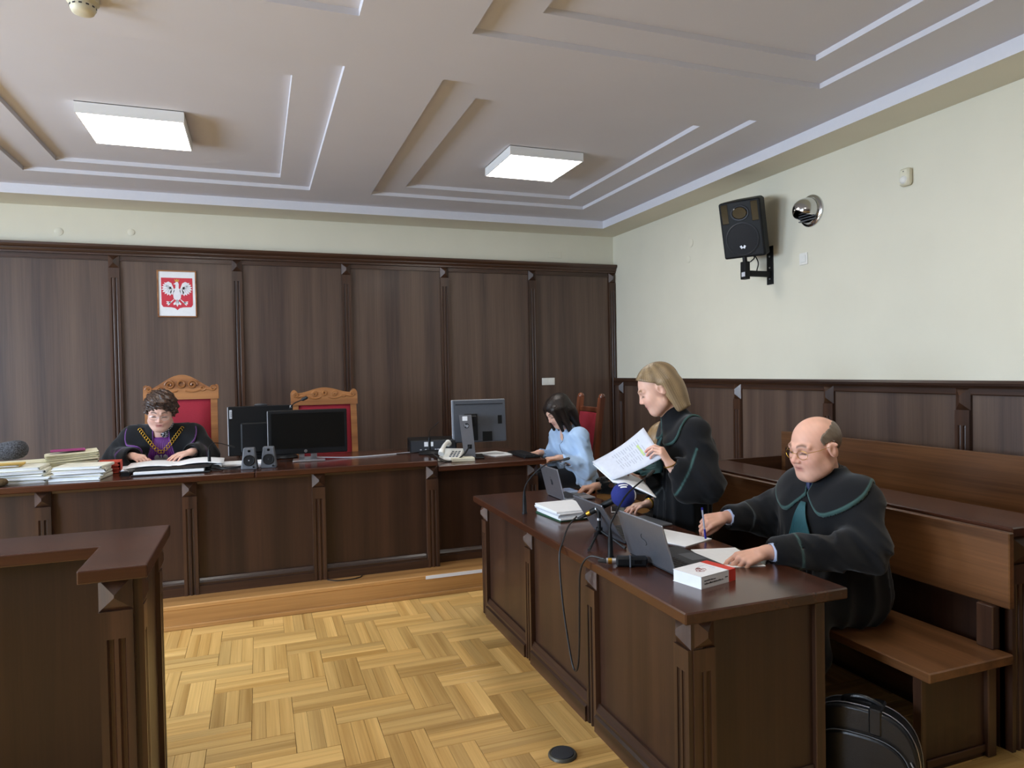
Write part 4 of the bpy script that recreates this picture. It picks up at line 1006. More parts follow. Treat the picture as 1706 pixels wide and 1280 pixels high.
# ================================================================== PEOPLE: signed-distance modelling, meshed by surface nets
f32 = np.float32
def A(*p): return np.array(p, f32)
def nz_(v): v = np.asarray(v, float); return v/np.linalg.norm(v)
def smin(a, b, k):
    if k <= 0: return np.minimum(a, b)
    h = np.clip(.5+.5*(b-a)/k, 0, 1); return b+(a-b)*h-k*h*(1-h)
def smax(a, b, k): return -smin(-a, -b, k)
def rc(a, b, ra, rb=None):
    a = np.asarray(a, f32); b = np.asarray(b, f32); rb = ra if rb is None else rb; ab = b-a; L2 = float(ab@ab)+1e-9
    def f(p):
        q = p-a; t = np.clip(q@(ab/f32(L2)), 0, 1); q = q-t[:, None]*ab; return np.sqrt(np.einsum('ij,ij->i', q, q))-(f32(ra)+f32(rb-ra)*t)
    return f
def el(c, r, R=None):
    c = np.asarray(c, f32); r = np.asarray(r, f32); RT = None if R is None else np.asarray(R, f32)
    def f(p):
        q = p-c
        if RT is not None: q = q@RT           # columns of R are the axes
        a = q/r; k0 = np.sqrt(np.einsum('ij,ij->i', a, a)); a = a/r; k1 = np.sqrt(np.einsum('ij,ij->i', a, a))+f32(1e-6)
        return k0*(k0-1)/k1
    return f
class Field:
    """ordered smooth unions ('+'), subtractions ('-'); prims given in a local frame (R columns, origin, scale)"""
    def __init__(s, o=(0, 0, 0), R=None, sc=1.): s.ops = []; s.o = np.asarray(o, f32); s.R = None if R is None else np.asarray(R, f32); s.sc = sc; s.disp = None
    def add(s, fn, k=.01): s.ops.append((1, fn, k)); return s
    def sub(s, fn, k=.01): s.ops.append((-1, fn, k)); return s
    def local(s, p):
        q = p-s.o
        if s.R is not None: q = q@s.R
        return q/s.sc if s.sc != 1 else q
    def __call__(s, p):
        q = s.local(p); d = None
        for op, fn, k in s.ops:
            e = fn(q)
            d = e if d is None else (smin(d, e, k) if op > 0 else smax(d, -e, k))
        d = d*s.sc
        if s.disp is not None: d = d+s.disp(p)
        return d
    def culled(s, P, cen, rad):
        """P (nb, m, 3) points of nb blocks: evaluate each primitive only near the blocks it can affect"""
        nb, mm = P.shape[:2]; qc = s.local(cen); r = rad/s.sc
        D = np.full((nb, mm), 9., f32); dc = np.full(nb, 9., f32); first = True
        for op, fn, k in s.ops:
            ec = fn(qc)
            msk = (ec < dc+2.2*r+k) if op > 0 else (ec < 2.2*r+k)
            if first: msk[:] = True
            if msk.any():
                if isinstance(fn, Field): e = fn.culled(s.local(P[msk].reshape(-1, 3)).reshape(-1, mm, 3), qc[msk], r)
                else: e = fn(s.local(P[msk].reshape(-1, 3))).reshape(-1, mm)
                D[msk] = e if first else (smin(D[msk], e, k) if op > 0 else smax(D[msk], -e, k))
            dc = ec if first else (smin(dc, ec, k) if op > 0 else smax(dc, -ec, k)); first = False
        D = D*s.sc
        if s.disp is not None: D = D+s.disp(P.reshape(-1, 3)).reshape(nb, mm)
        return D
class shell_field:
    """thin layer lying on another field, limited by a region function (<0 inside)"""
    def __init__(s, base, off, th, region): s.b, s.off, s.th, s.reg = base, off, th, region
    def __call__(s, p): return np.maximum(np.abs(s.b(p)-s.off)-s.th, s.reg(p))
    def culled(s, P, cen, rad):
        return np.maximum(np.abs(s.b.culled(P, cen, rad)-s.off)-s.th, s.reg(P.reshape(-1, 3)).reshape(P.shape[:2]))
def surf_nets(F, lo, hi, h, B=8):
    lo = np.asarray(lo, f32); n = np.ceil((np.asarray(hi)-lo)/(h*B)).astype(int)
    gi = np.stack(np.meshgrid(*[np.arange(k) for k in n], indexing='ij'), -1).reshape(-1, 3)
    cen = (lo+(gi+.5)*h*B).astype(f32); rad = h*B*.87
    d = np.concatenate([F(c) for c in np.array_split(cen, max(1, len(cen)//60000))])
    act = np.abs(d) < rad*1.15+.01
    gi = gi[act]; cen = cen[act]
    lc = np.stack(np.meshgrid(*[np.arange(B+1)]*3, indexing='ij'), -1).reshape(-1, 3)
    N3 = n*B+2
    vid, vpos, quads = [], [], []
    cells_id = []; edges = []
    for ch in range(0, len(gi), 700):
        g = gi[ch:ch+700]; c = cen[ch:ch+700]
        P = (lo+(g[:, None, :]*B+lc[None])*h).astype(f32)
        D = F.culled(P, c, rad) if hasattr(F, 'culled') else F(P.reshape(-1, 3)).reshape(len(g), -1)
        D = D.reshape(len(g), B+1, B+1, B+1); D = np.where(np.abs(D) < 1e-7, 1e-7, D)
        S_ = D < 0
        acc = np.zeros((len(g), B, B, B, 3), f32); cnt = np.zeros((len(g), B, B, B), f32)
        for ax in range(3):
            o1, o2 = [k for k in range(3) if k != ax]
            for u in (0, 1):
                for v in (0, 1):
                    s0 = [slice(0, B)]*3; s0[o1] = slice(u, B+u); s0[o2] = slice(v, B+v); s1 = list(s0); s1[ax] = slice(1, B+1)
                    a = D[(slice(None), *s0)]; b = D[(slice(None), *s1)]; m_ = (a < 0) != (b < 0)
                    t = np.where(m_, a/(a-b+1e-12), 0)
                    acc[..., ax] += t*m_; acc[..., o1] += u*m_; acc[..., o2] += v*m_; cnt += m_
        w_ = cnt > 0; bi, i, j, k = np.nonzero(w_)
        I = g[bi]*B+np.stack([i, j, k], 1)
        cells_id.append((I[:, 0].astype(np.int64)*N3[1]+I[:, 1])*N3[2]+I[:, 2])
        vpos.append(lo+(I+acc[w_]/cnt[w_][:, None])*h)
        for ax in range(3):
            sl0 = [slice(0, B)]*3; sl1 = list(sl0); sl1[ax] = slice(1, B+1)
            a = S_[(slice(None), *sl0)]; b = S_[(slice(None), *sl1)]
            bi, i, j, k = np.nonzero(a != b); E_ = g[bi]*B+np.stack([i, j, k], 1)
            edges.append((ax, E_, a[bi, i, j, k]))
    if not vpos: return np.zeros((0, 3)), np.zeros((0, 4), int)
    ids = np.concatenate(cells_id); vp = np.concatenate(vpos); o = np.argsort(ids); ids = ids[o]; vp = vp[o]
    Q = []
    for ax, E_, ins in edges:
        o1, o2 = [(1, 2), (2, 0), (0, 1)][ax]; c4 = []; ok = np.ones(len(E_), bool)
        for du, dv in ((-1, -1), (0, -1), (0, 0), (-1, 0)):
            C = E_.copy(); C[:, o1] += du; C[:, o2] += dv
            q = (C[:, 0].astype(np.int64)*N3[1]+C[:, 1])*N3[2]+C[:, 2]
            p = np.minimum(np.searchsorted(ids, q), len(ids)-1); ok &= ids[p] == q; c4.append(p)
        q4 = np.stack(c4, 1); q4[~ins] = q4[~ins][:, ::-1]; Q.append(q4[ok])
    return vp, np.concatenate(Q)
def np_mesh(name, vp, Q, mat, parent=None, origin=(0, 0, 0), col=None):
    me = bpy.data.meshes.new(name); n = len(vp); q = len(Q)
    me.vertices.add(n); me.vertices.foreach_set('co', (vp-np.asarray(origin)).astype(f32).ravel())
    me.loops.add(q*4); me.loops.foreach_set('vertex_index', Q.astype(np.int32).ravel())
    me.polygons.add(q); me.polygons.foreach_set('loop_start', np.arange(0, q*4, 4, dtype=np.int32)); me.polygons.foreach_set('loop_total', np.full(q, 4, np.int32))
    me.polygons.foreach_set('use_smooth', np.ones(q, bool)); me.update(calc_edges=True); me.validate()
    if col is not None:
        at_ = me.color_attributes.new('Col', 'FLOAT_COLOR', 'POINT'); c4 = np.ones((n, 4), f32); c4[:, :3] = col; at_.data.foreach_set('color', c4.ravel())
    me.materials.append(MATS[mat]); o = bpy.data.objects.new(name, me); COL.objects.link(o)
    if parent is not None: o.parent = parent
    else: o.location = origin
    return o
def C3(h): return np.array(lin(h)[:3], f32)
def sm(a, b, x): t = np.clip((x-a)/(b-a), 0, 1); return t*t*(3-2*t)
def wob(p, f, s=0):      # cheap smooth pseudo-noise in about -1..1
    x, y, z = p[:, 0]*f, p[:, 1]*f, p[:, 2]*f
    return (np.sin(x*1.3+y*2.1+s)+np.sin(y*1.7-z*1.9+2*s)+np.sin(z*2.3+x*1.1+3*s)+np.sin(x*3.1-y*2.7+z*2.9+s))/4
vcol('skin', .48, spec=.35, sss=.12); vcol('cloth', .85, sheen=.15, spec=.2, bump=.1, bscale=900); vcol('hair', .42, spec=.45, bump=.25, bscale=500)

def axes(face, pitch=0, roll=0):
    """columns: right, forward, up for someone facing the horizontal direction face, head pitched down by pitch (degrees)"""
    f = nz_((face[0], face[1], 0)); r = np.array([f[1], -f[0], 0]); u = np.array([0, 0, 1.])
    c, s = math.cos(math.radians(pitch)), math.sin(math.radians(pitch)); f2 = f*c-u*s; u2 = u*c+f*s
    c, s = math.cos(math.radians(roll)), math.sin(math.radians(roll)); r3 = r*c+u2*s; u3 = u2*c-r*s
    return np.stack([r3, f2, u3], 1)
def head_ops(F, fem=0., wide=1.):
    """face and skull in head coordinates (x right, y forward, z up; about 23 cm tall)"""
    w = wide
    F.add(el((0, -.012, .035), (.076*w, .097, .083)))
    F.add(el((0, .03, -.03), (.06*w, .066, .086)), .03)
    F.add(el((0, .058, -.092), (.03*w, .026, .022)), .03)
    for s in (-1, 1):
        F.add(el((s*.036*w, .06, -.028), (.027, .026, .03)), .03)
        F.add(el((s*.035*w, .03, -.05), (.02+.004*(1-fem), .03, .034)), .03)
        F.add(rc((s*.05*w, .01, -.07), (s*.022, .06, -.095), .02, .016), .04)
        F.add(rc((s*.014, .088, .024), (s*.046*w, .074, .024), .0095 if fem else .0125, .009), .014)
        F.sub(el((s*.031*w, .1, .006), (.017, .016, .011)), .012)
        F.add(el((s*.031*w, .076, .006), (.0155, .0135, .0115)), .004)
    F.add(rc((0, .088, .012), (0, .11-.004*fem, -.024), .007, .0115-.002*fem), .012)
    for s in (-1, 1): F.add(el((s*.0125, .1-.003*fem, -.029), (.0085, .011, .0075)), .006)
    F.sub(rc((-.02, .105, -.0585), (.02, .105, -.0585), .006), .008)
    F.add(rc((-.019, .0865, -.054), (.019, .0865, -.054), .0065), .006); F.add(rc((0, .092, -.053), (0, .0915, -.053), .0055), .008)
    F.add(rc((-.016, .0855, -.0665), (.016, .0855, -.0665), .0075), .006)
    for s in (-1, 1):
        R = np.array([[1, 0, 0], [0, .94, -.34], [0, .34, .94]]).T
        F.add(el((s*.079*w, -.008, -.004), (.010, .02, .033), R), .006); F.add(rc((s*.082*w, -.014, .02), (s*.088*w, -.02, .014), .006), .006)
        F.sub(el((s*.09*w, .0, -.002), (.008, .009, .016)), .005)
    return F
def head_col(q, base, lip, brow, fem=0.):
    """skin colour in head coordinates"""
    n = len(q); c = np.tile(C3(base), (n, 1)); x, y, z = np.abs(q[:, 0]), q[:, 1], q[:, 2]
    def mixc(m_, col): nonlocal c; m_ = np.clip(m_, 0, 1)[:, None]; c = c*(1-m_)+C3(col)*m_
    fr = sm(.03, .06, y)
    cheek = np.exp(-(((x-.04)/.022)**2+((z+.03)/.022)**2))*fr; c = c*(1-.12*cheek[:, None]*np.array([0, .8, .8], f32))
    nose = np.exp(-((x/.014)**2+((z+.026)/.014)**2))*fr; c = c*(1-.16*nose[:, None]*np.array([0, .9, .9], f32))
    mixc((np.exp(-((x/.022)**4+((z+.060)/.0115)**4)))*sm(.07, .08, y)*.85, lip)
    mixc(np.exp(-((x/.02)**4+((z+.0592)/.0022)**2))*sm(.06, .075, y)*.7, '5a2f2c')
    zb = .0275+.006*np.sin(np.clip((x-.012)/.038, 0, 1)*PI)
    mixc((np.exp(-(((z-zb)/.0052)**2)))*sm(.010, .016, x)*(1-sm(.046, .054, x))*sm(.05, .07, y)*.95, brow)
    mixc(np.exp(-((((x-.031)/.0165)**4)+((z-(.0005-.2*(x-.031)**2/.0165))/.0042)**2))*sm(.06, .07, y)*1.0, '1e1412')      # lashes of lowered lids
    mixc(np.exp(-((((x-.031)/.02)**2)+((z-.010)/.008)**2))*fr*.18, '7a4a40')
    return c
class Hand:
    """five separate fingers on a palm; d towards the fingers, n = back of the hand, side +1 right / -1 left"""
    def __init__(s, W, d, n, side, curls, thumb=(.5, .8, .3), tb=25, sc=1., spread=1.):
        d = nz_(d); n = np.asarray(n, float); n = nz_(n-d*(n@d)); t = np.cross(n, d)*side; W = np.asarray(W, float)
        s.ops = []; s.nails = []; s.tips = []
        off = (.028, .009, -.010, -.027); base = (.086, .090, .085, .076)
        Ls = ((.042, .026, .021), (.047, .029, .022), (.043, .027, .021), (.034, .021, .018)); rr = (.0088, .0092, .0088, .0078)
        s.ops.append((rc(W-d*.03*sc, W+d*.012*sc, .0245*sc, .024*sc), .012))
        for i in range(4):
            b = W+(d*base[i]+t*off[i])*sc
            s.ops.append((rc(W+(d*.012+t*off[i]*.55)*sc, b, .0145*sc, .0105*sc), .014))
            a = 0; p = b; cu = curls[i]; dd = nz_(d+t*(off[i]*1.2*spread))
            for j in range(3):
                a += math.radians(cu[j]); v = dd*math.cos(a)-n*math.sin(a); q = p+v*Ls[i][j]*sc
                s.ops.append((rc(p, q, rr[i]*(1-.1*j)*sc, rr[i]*(1-.1*(j+1))*sc), .004 if j else .007)); p = q
            s.tips.append(p); s.nails.append((p+( n*math.cos(a)+dd*math.sin(a))*rr[i]*.55*sc, .0055*sc))
        s.ops.append((rc(W+(t*.006-n*.006)*sc+d*.02*sc, W+(d*.05+t*.022-n*.008)*sc, .017*sc, .013*sc), .014))
        tv = nz_(d*thumb[0]+t*thumb[1]-n*thumb[2]); b = W+(d*.022+t*.018-n*.006)*sc; q = b+tv*.042*sc
        s.ops.append((rc(b, q, .0145*sc, .0115*sc), .012))
        tv2 = nz_(tv*math.cos(math.radians(tb))+nz_(d-.35*n-t*.2)*math.sin(math.radians(tb))); q2 = q+tv2*.033*sc
        s.ops.append((rc(q, q2, .0108*sc, .0098*sc), .004)); tv3 = nz_(tv2*.85+nz_(d-t*.5-.2*n)*.35); q3 = q2+tv3*.024*sc
        s.ops.append((rc(q2, q3, .0098*sc, .008*sc), .003)); s.tips.append(q3); s.nails.append((q3+n*.004*sc, .006*sc))
def add_hand(F, H):
    """fingers are gathered first so that they stay apart, then joined to the arm"""
    G = Field()
    for fn, k in H.ops: G.add(fn, k*.55)
    F.ops.append((1, G, .008))
class HeadF:
    def __init__(s, c, face, pitch, roll, sc, fem=0., wide=1.):
        s.R = axes(face, pitch, roll); s.c = np.asarray(c, float); s.sc = sc
        s.F = head_ops(Field(c, s.R, sc), fem, wide)
    def w(s, x, y, z): return s.c+s.R@np.array([x, y, z])*s.sc       # head -> world
    def l(s, p): return ((p-s.c)@s.R/s.sc).astype(f32)
def person(label, origin, F, lo, hi, h, H, hands, base, lip, brow, fem, cover):
    """one continuous body mesh; cover = colour of clothed parts hidden below robe"""
    vp, Q = surf_nets(F, lo, hi, h)
    q = H.l(vp); c = head_col(q, base, lip, brow, fem)
    far = (np.abs(q) > np.array([.12, .14, .16])).any(1); c[far] = C3(base)
    for hd in hands:
        for p, r in hd.nails:
            d = np.sqrt(((vp-p)**2).sum(1)); m_ = (1-sm(r*.7, r*1.1, d))[:, None]*.5; c = c*(1-m_)+C3('e9c4b8')*m_
        for p in hd.tips:
            d = np.sqrt(((vp-p)**2).sum(1)); m_ = (np.exp(-(d/.022)**2)*.22)[:, None]; c = c*(1-m_*np.array([0, 1, .9], f32))
    c = c*(1+.05*wob(vp, 60)[:, None])
    o = np_mesh('person', vp, Q, 'skin', None, origin, c); return tag(o, label, 'person')
def cloth(name, F, lo, hi, h, parent, origin, col, mat='cloth', trim=None):
    vp, Q = surf_nets(F, lo, hi, h); c = np.tile(C3(col), (len(vp), 1))*(1+.08*wob(vp, 25)[:, None])
    if trim is not None:
        for fn, tc in trim: m_ = fn(vp)[:, None]; c = c*(1-m_)+C3(tc)*m_
    return np_mesh(name, vp, Q, mat, parent, origin, c)
def onto(F, p, d, it=14):
    """walk from the points p along d until the field's surface"""
    p = np.asarray(p, f32).reshape(-1, 3).copy(); d = np.asarray(d, f32)
    for _ in range(it): p += d*F(p)[:, None]*.9
    return p
def collar_parts(robe, nb, R, parent, origin, h, col, trimc, Rfn, gap, off=.006, hi=.34, top=.07):
    """wide robe collar: a layer on the robe round the neck base nb, R(theta) its reach; theta 0 = front"""
    nb = np.asarray(nb, f32); R = np.asarray(R, f32)
    def reg(p):
        q = (p-nb)@R; th = np.arctan2(q[:, 0], q[:, 1]); rho = np.sqrt((q**2).sum(1))
        a = np.abs(th); r = Rfn(th)
        g = gap(rho)-a*np.maximum(np.sqrt(q[:, 0]**2+q[:, 1]**2), .02)        # opening at the front
        return np.maximum(smax(rho-r, g, .045), q[:, 2]-top)
    f = shell_field(robe, off, .006, reg)
    lo = nb-hi; hi_ = nb+hi
    def tr(vp): d = reg(vp); q = (vp-nb)@R; return sm(-.0075, -.0045, d)*(1-sm(top-.03, top-.02, q[:, 2]))
    return cloth('collar', f, lo, hi_, h, parent, origin, col, trim=[(tr, trimc)])
def jabot(robe, nb, R, parent, origin, col, w0, w1, L0, name='jabot', skew=0, z0=-.08, nple=9, lift=.014):
    """pleated fan hanging from the collar opening, resting on the robe front"""
    R = np.asarray(R); nb = np.asarray(nb); nu, nv = 54, 12
    u, v = [x.ravel() for x in np.meshgrid(np.linspace(0, 1, nu+1), np.linspace(0, 1, nv+1), indexing='ij')]
    wd = (w0+(w1-w0)*v)*(u-.5)+skew*v; pz = z0-L0*v-.01*np.abs(u-.5)*v
    p0 = nb+R[:, 0]*wd[:, None]+R[:, 1]*.45+R[:, 2]*pz[:, None]
    s_ = onto(robe, p0, -R[:, 1]); pl_ = .011*v*(np.abs((u*nple) % 1-.5)*4-1)
    P = s_+R[:, 1]*(lift+.01*v+pl_)[:, None]
    mb = MB(); mb.v = [tuple(map(float, q)) for q in P]; q = nv+1
    mb.f = [(i*q+j, (i+1)*q+j, (i+1)*q+j+1, i*q+j+1) for i in range(nu) for j in range(nv)]; mb.mi = [0]*len(mb.f)
    return mb.build(name, col, parent, origin, smooth='all', norm=False, thick=.002)
def glasses(Hd, parent, origin, w=.03, h=.02, mat='gold', z=.002, y=.104, wide=1.):
    t = MB(); lens = []
    for s in (-1, 1):
        P = [Hd.w(s*(.033*wide+w*.8*math.cos(a)), y-.004-.008*abs(math.cos(a))*(1 if math.cos(a)*1 > 0 else 0), z-.004+h*.8*math.sin(a)) for a in [k*PI/10 for k in range(21)]]
        t.tube(P, .0011, 5); lens.append(P[:-1])
        t.tube([Hd.w(s*(.033+w*.8), y-.014, z+.004), Hd.w(s*.08*wide, y-.05, z+.008), Hd.w(s*.083*wide, -.005, z+.012), Hd.w(s*.084*wide, -.02, z-.004)], .0012, 5)
    t.tube([Hd.w(-.009, y-.004, z), Hd.w(0, y+.003, z+.003), Hd.w(.009, y-.004, z)], .0011, 5)
    g = t.build('glasses', mat, parent, origin, smooth=True)
    for P in lens: MB().add(P, [tuple(range(len(P)))]).build('lens', 'lens_glass', g, origin, norm=False)
    return g
gm, gt, gb = nmat('lens_glass'); tr = N(gt, 'ShaderNodeBsdfTransparent'); gl = N(gt, 'ShaderNodeBsdfGlossy'); gl.inputs['Roughness'].default_value = .03
mx = N(gt, 'ShaderNodeMixShader'); mx.inputs[0].default_value = .03
gt.links.new(tr.outputs[0], mx.inputs[1]); gt.links.new(gl.outputs[0], mx.inputs[2]); gt.links.new(mx.outputs[0], gt.nodes['Material Output'].inputs[0])
plain('jabot_green', '23545a', .6, noise=.08, scale=60); plain('jabot_purple', '5e1a72', .55, noise=.1, scale=60); plain('shirt_white', 'c9d4f0', .7, noise=.03); plain('scarf_print', '20222c', .7, noise=0)
# ------------------------------------------------------------------ shared clothing helpers
def folds(cen, amp, n, z0, z1, s=0):
    """hanging folds round a vertical axis, fading in from z1 down to z0"""
    def f(p):
        th = np.arctan2(p[:, 1]-cen[1], p[:, 0]-cen[0]); w_ = 1-sm(z0, z1, p[:, 2])
        a = np.sin(n*th+1.5*np.sin(2.3*th+s)+.8*np.sin(p[:, 2]*4+s))
        return amp*w_*(1.3*np.abs(a)-.6)
    return f
def crumple(amp, f, s=0):
    return lambda p: amp*(np.abs(wob(p, f, s))*2.2-.6)+amp*.45*(np.abs(wob(p, f*2.1, s+2))*2-.5)
BLK = '0d0e11'
def near(p, *cs, r=.13):
    return np.maximum.reduce([np.exp(-((p-c)**2).sum(1)/(r*r)) for c in cs])
def arms(F, sets, r=(.052, .045, .043, .029)):
    for a, b, c in sets: F.add(rc(a, b, r[0], r[1]), .03); F.add(rc(b, c, r[2], r[3]), .02)
def sleeves(Rb, sets, r0, r1, r2, back=.14, hollow=.044):
    for a, b, c in sets:
        b2 = b+A(0, 0, -.012); Rb.add(rc(a, b2, r0, r1), .05); Rb.add(rc(b2, c+(b-c)*back, r1, r2), .04)
    for a, b, c in sets:
        e = c+(b-c)*back; Rb.sub(rc(e+(c-b)*.4, e+(b-c)*.13, r2-.016, hollow), .004)
def cuffline(b, c, back=.14, at=.07, w=.0042):
    ax = nz_(c-b).astype(f32); e = c+(b-c)*back
    def f(p): q = (p-e)@ax+at; return np.exp(-(q/w)**2)*(rc(b, c, 0)(p) < .14)
    return f
def lawyer_collar(Rb, nb, ax, o, O, h, trimc, sc=1., tilt=0):
    Rf = lambda th: sc*(.19+.045*np.exp(-((np.abs(th)-1.4)/.5)**2)+.012*np.cos(2*th)-.05*np.exp(-(th/.17)**2))
    gp = lambda rho: np.maximum(0, .052*sc-rho*.5)+np.maximum(0, rho-.1*sc)*1.0
    return collar_parts(Rb, nb, ax, o, O, h, '0f1115', trimc, Rf, gp, off=.009, hi=.31*sc, top=.085)
def hair_col(dark, light, Hd, n=74, s=0):
    def f(p):
        q = Hd.l(p); th = np.arctan2(q[:, 0], q[:, 1]+.02); a = np.sin(th*n+6*q[:, 2]+3*np.sin(th*5)+s)*.3+np.sin(th*11+s+4*q[:, 2])*.35+np.sin(th*n*1.7+s*2+9*q[:, 2])*.25
        return np.clip(.5+.5*a, 0, 1)
    return [(f, light)]
def strands(Hd, amp=.0007, n=74):
    def f(p): q = Hd.l(p); th = np.arctan2(q[:, 0], q[:, 1]+.02); return amp*(np.sin(th*n+14*q[:, 2])+.6*np.sin(th*n*1.9-9*q[:, 2]))
    return f

# ------------------------------------------------------------------ bald man, seated, pen in hand
plain('tie_navy', '1a2350', .6, noise=.05)
def man():
    O = (2.5, 2.52, 0)
    Hd = HeadF((2.40, 2.492, 1.222), (-1, .03), 12, 0, 1.17, 0, 1.05)
    neck = A(2.475, 2.51, 1.06)
    shL, shR = A(2.51, 2.345, .985), A(2.51, 2.69, .985)
    elL, wrL = A(2.43, 2.235, .815), A(1.985, 2.345, .815)
    elR, wrR = A(2.44, 2.86, .84), A(2.17, 2.835, .852)
    hL = Hand(wrL+A(-.02, 0, 0), (-1, -.05, -.12), (.1, -.35, .93), -1, ((28, 30, 20), (42, 40, 25), (50, 42, 25), (56, 42, 25)), (.75, .55, .5), 20, 1.18)
    hR = Hand(wrR+A(-.02, 0, .004), (-1, -.06, -.1), (-.1, -.55, .82), 1, ((42, 55, 30), (54, 62, 35), (62, 64, 35), (66, 64, 35)), (.95, .3, .55), 35, 1.15)
    S2 = ((shL, elL, wrL), (shR, elR, wrR))
    F = Field(); F.ops.append((1, Hd.F, .01))
    F.add(rc(Hd.w(0, -.025, -.06), neck, .06, .066), .03); F.add(rc(neck, (2.5, 2.52, .9), .07, .1), .04)
    F.add(rc(shL, shR, .06), .04); F.add(rc((2.5, 2.52, .85), (2.52, 2.53, .6), .1, .12), .05)
    arms(F, S2)
    for y in (2.42, 2.64):
        F.add(rc((2.5, y, .54), (2.16, y, .53), .075, .06), .04); F.add(rc((2.16, y, .53), (2.19, y+.01, .09), .055, .038), .03)
        F.add(rc((2.2, y, .05), (2.05, y-.01, .035), .038, .03), .02)
    add_hand(F, hL); add_hand(F, hR)
    o = person('bald man with glasses in a black robe holding a blue pen', O, F, (1.75, 2.15, 0), (2.72, 3.02, 1.42), .0042, Hd, (hL, hR), 'dcaa94', 'b3766c', '6e5040', 0, None)
    Rb = Field()
    Rb.add(rc((2.5, 2.37, .995), (2.5, 2.66, .995), .085)); Rb.add(rc((2.5, 2.42, .9), (2.5, 2.6, .9), .165), .06); Rb.add(rc((2.51, 2.44, .72), (2.51, 2.6, .72), .18), .06)
    Rb.add(rc((2.53, 2.42, .57), (2.53, 2.6, .57), .17), .06); Rb.add(rc((2.49, 2.51, 1.05), (2.478, 2.51, 1.09), .095, .078), .05)
    for y in (2.38, 2.65): Rb.add(rc((2.5, y, .55), (2.18, y, .545), .125, .1), .05); Rb.add(rc((2.2, y, .54), (2.25, y, .33), .1, .1), .04)
    sleeves(Rb, S2, .095, .092, .066)
    cr = crumple(.017, 8.5, 1.3); fd = folds((2.5, 2.52), .012, 11, .55, 1.0, 1)
    def dis(p):
        sl = np.minimum.reduce([rc(elL, wrL, 0)(p), rc(shL, elL, 0)(p), rc(elR, wrR, 0)(p)]); w_ = 1-sm(.11, .17, sl)
        return (cr(p)*w_*(1-near(p, wrL, wrR))+fd(p)*(1-w_))*(1-sm(.98, 1.04, p[:, 2]))*sm(.24, .33, np.sqrt(((p-A(2.468, 2.51, 1.045))**2).sum(1)))
    Rb.disp = dis
    cloth('robe', Rb, (1.95, 2.02, .15), (2.86, 3.1, 1.2), .0075, o, O, BLK, trim=[(cuffline(elL, wrL), '45625f'), (cuffline(elR, wrR), '565e60')])
    ax = axes((-1, -.04)); nb = (2.468, 2.51, 1.045)
    lawyer_collar(Rb, nb, ax, o, O, .0046, '3b5653', 1.12)
    jabot(Rb, nb, ax, o, O, 'jabot_green', .03, .19, .25, z0=-.07, nple=11)
    cl_ = Field(); cl_.add(rc(neck+A(.0, 0, .005), neck+A(-.012, 0, .036), .078, .074)); cl_.sub(rc(neck+A(0, 0, .0), neck+A(-.02, 0, .1), .069, .069), .002)
    cloth('shirt_collar', cl_, (2.36, 2.38, 1.0), (2.6, 2.64, 1.16), .005, o, O, 'bfcdf2')
    MB().lathe([(.01, -.02), (.016, 0), (.012, .016)], 8, Tm((2.385, 2.514, 1.045))).build('tie_knot', 'tie_navy', o, O, smooth=True)
    for a, b, c in S2:
        k = nz_(c-b); e = c+(b-c)*.13
        MB().tube([e-k*.02, e+k*.036], [.043, .037], 20, cap=False).build('shirt_cuff', 'shirt_white', o, O, smooth='all', thick=.002)
    tr = Field()
    for y in (2.42, 2.64): tr.add(rc((2.5, y, .54), (2.16, y, .53), .085, .072)); tr.add(rc((2.16, y, .53), (2.19, y+.01, .1), .07, .058), .03)
    tr.disp = crumple(.004, 16, 2)
    cloth('trousers', tr, (2.05, 2.3, .03), (2.62, 2.76, .66), .009, o, O, '0d0e12')
    sh = Field()
    for y in (2.42, 2.64): sh.add(rc((2.21, y, .05), (2.03, y-.01, .038), .048, .04))
    cloth('shoes', sh, (1.95, 2.34, -.01), (2.3, 2.72, .12), .008, o, O, '0a0a0b')
    hf = Field(Hd.c, Hd.R, Hd.sc); head_ops(hf, 0, 1.05)
    def reg(p):
        q = Hd.l(p); y, z = q[:, 1], q[:, 2]
        top = z-(.09-.38*np.clip(y+.05, 0, 1)); front = y-(.046-.2*np.clip(z-.02, 0, 1)); low = -(z+.034)+np.clip(y, 0, 1)*2.2
        return np.maximum(smax(smax(top, front, .035), low, .02), .036-np.sqrt((y+.004)**2+(z+.006)**2))+.003*wob(p, 90)
    cloth('hair', shell_field(hf, .001, .0035, reg), Hd.c-.17, Hd.c+.17, .0042, o, O, '5f5042', 'hair', trim=[(lambda p: .4*(wob(p, 120)*.5+.5), '8a7c6c')])
    glasses(Hd, o, O, .031, .022, 'gold', wide=1.05)
    p0 = Vector((1.975, 2.755, .86)); t = thing('ballpoint_pen', 'clear and blue ballpoint pen hanging from the bald man fingers', 'pen', tuple(p0))
    dv = Vector((.1, -.03, -1)).normalized(); a = Vector((0, 0, 0))
    MB().tube([a-dv*.065, a+dv*.03], .0042, 8).build('barrel', 'pen_clear', t, smooth=True)
    MB().tube([a+dv*.03, a+dv*.076], .0052, 8).build('cap', 'pen_blue', t, smooth=True); MB().tube([a-dv*.073, a-dv*.063], .0046, 8).build('end_plug', 'pen_blue', t, smooth=True)
man()

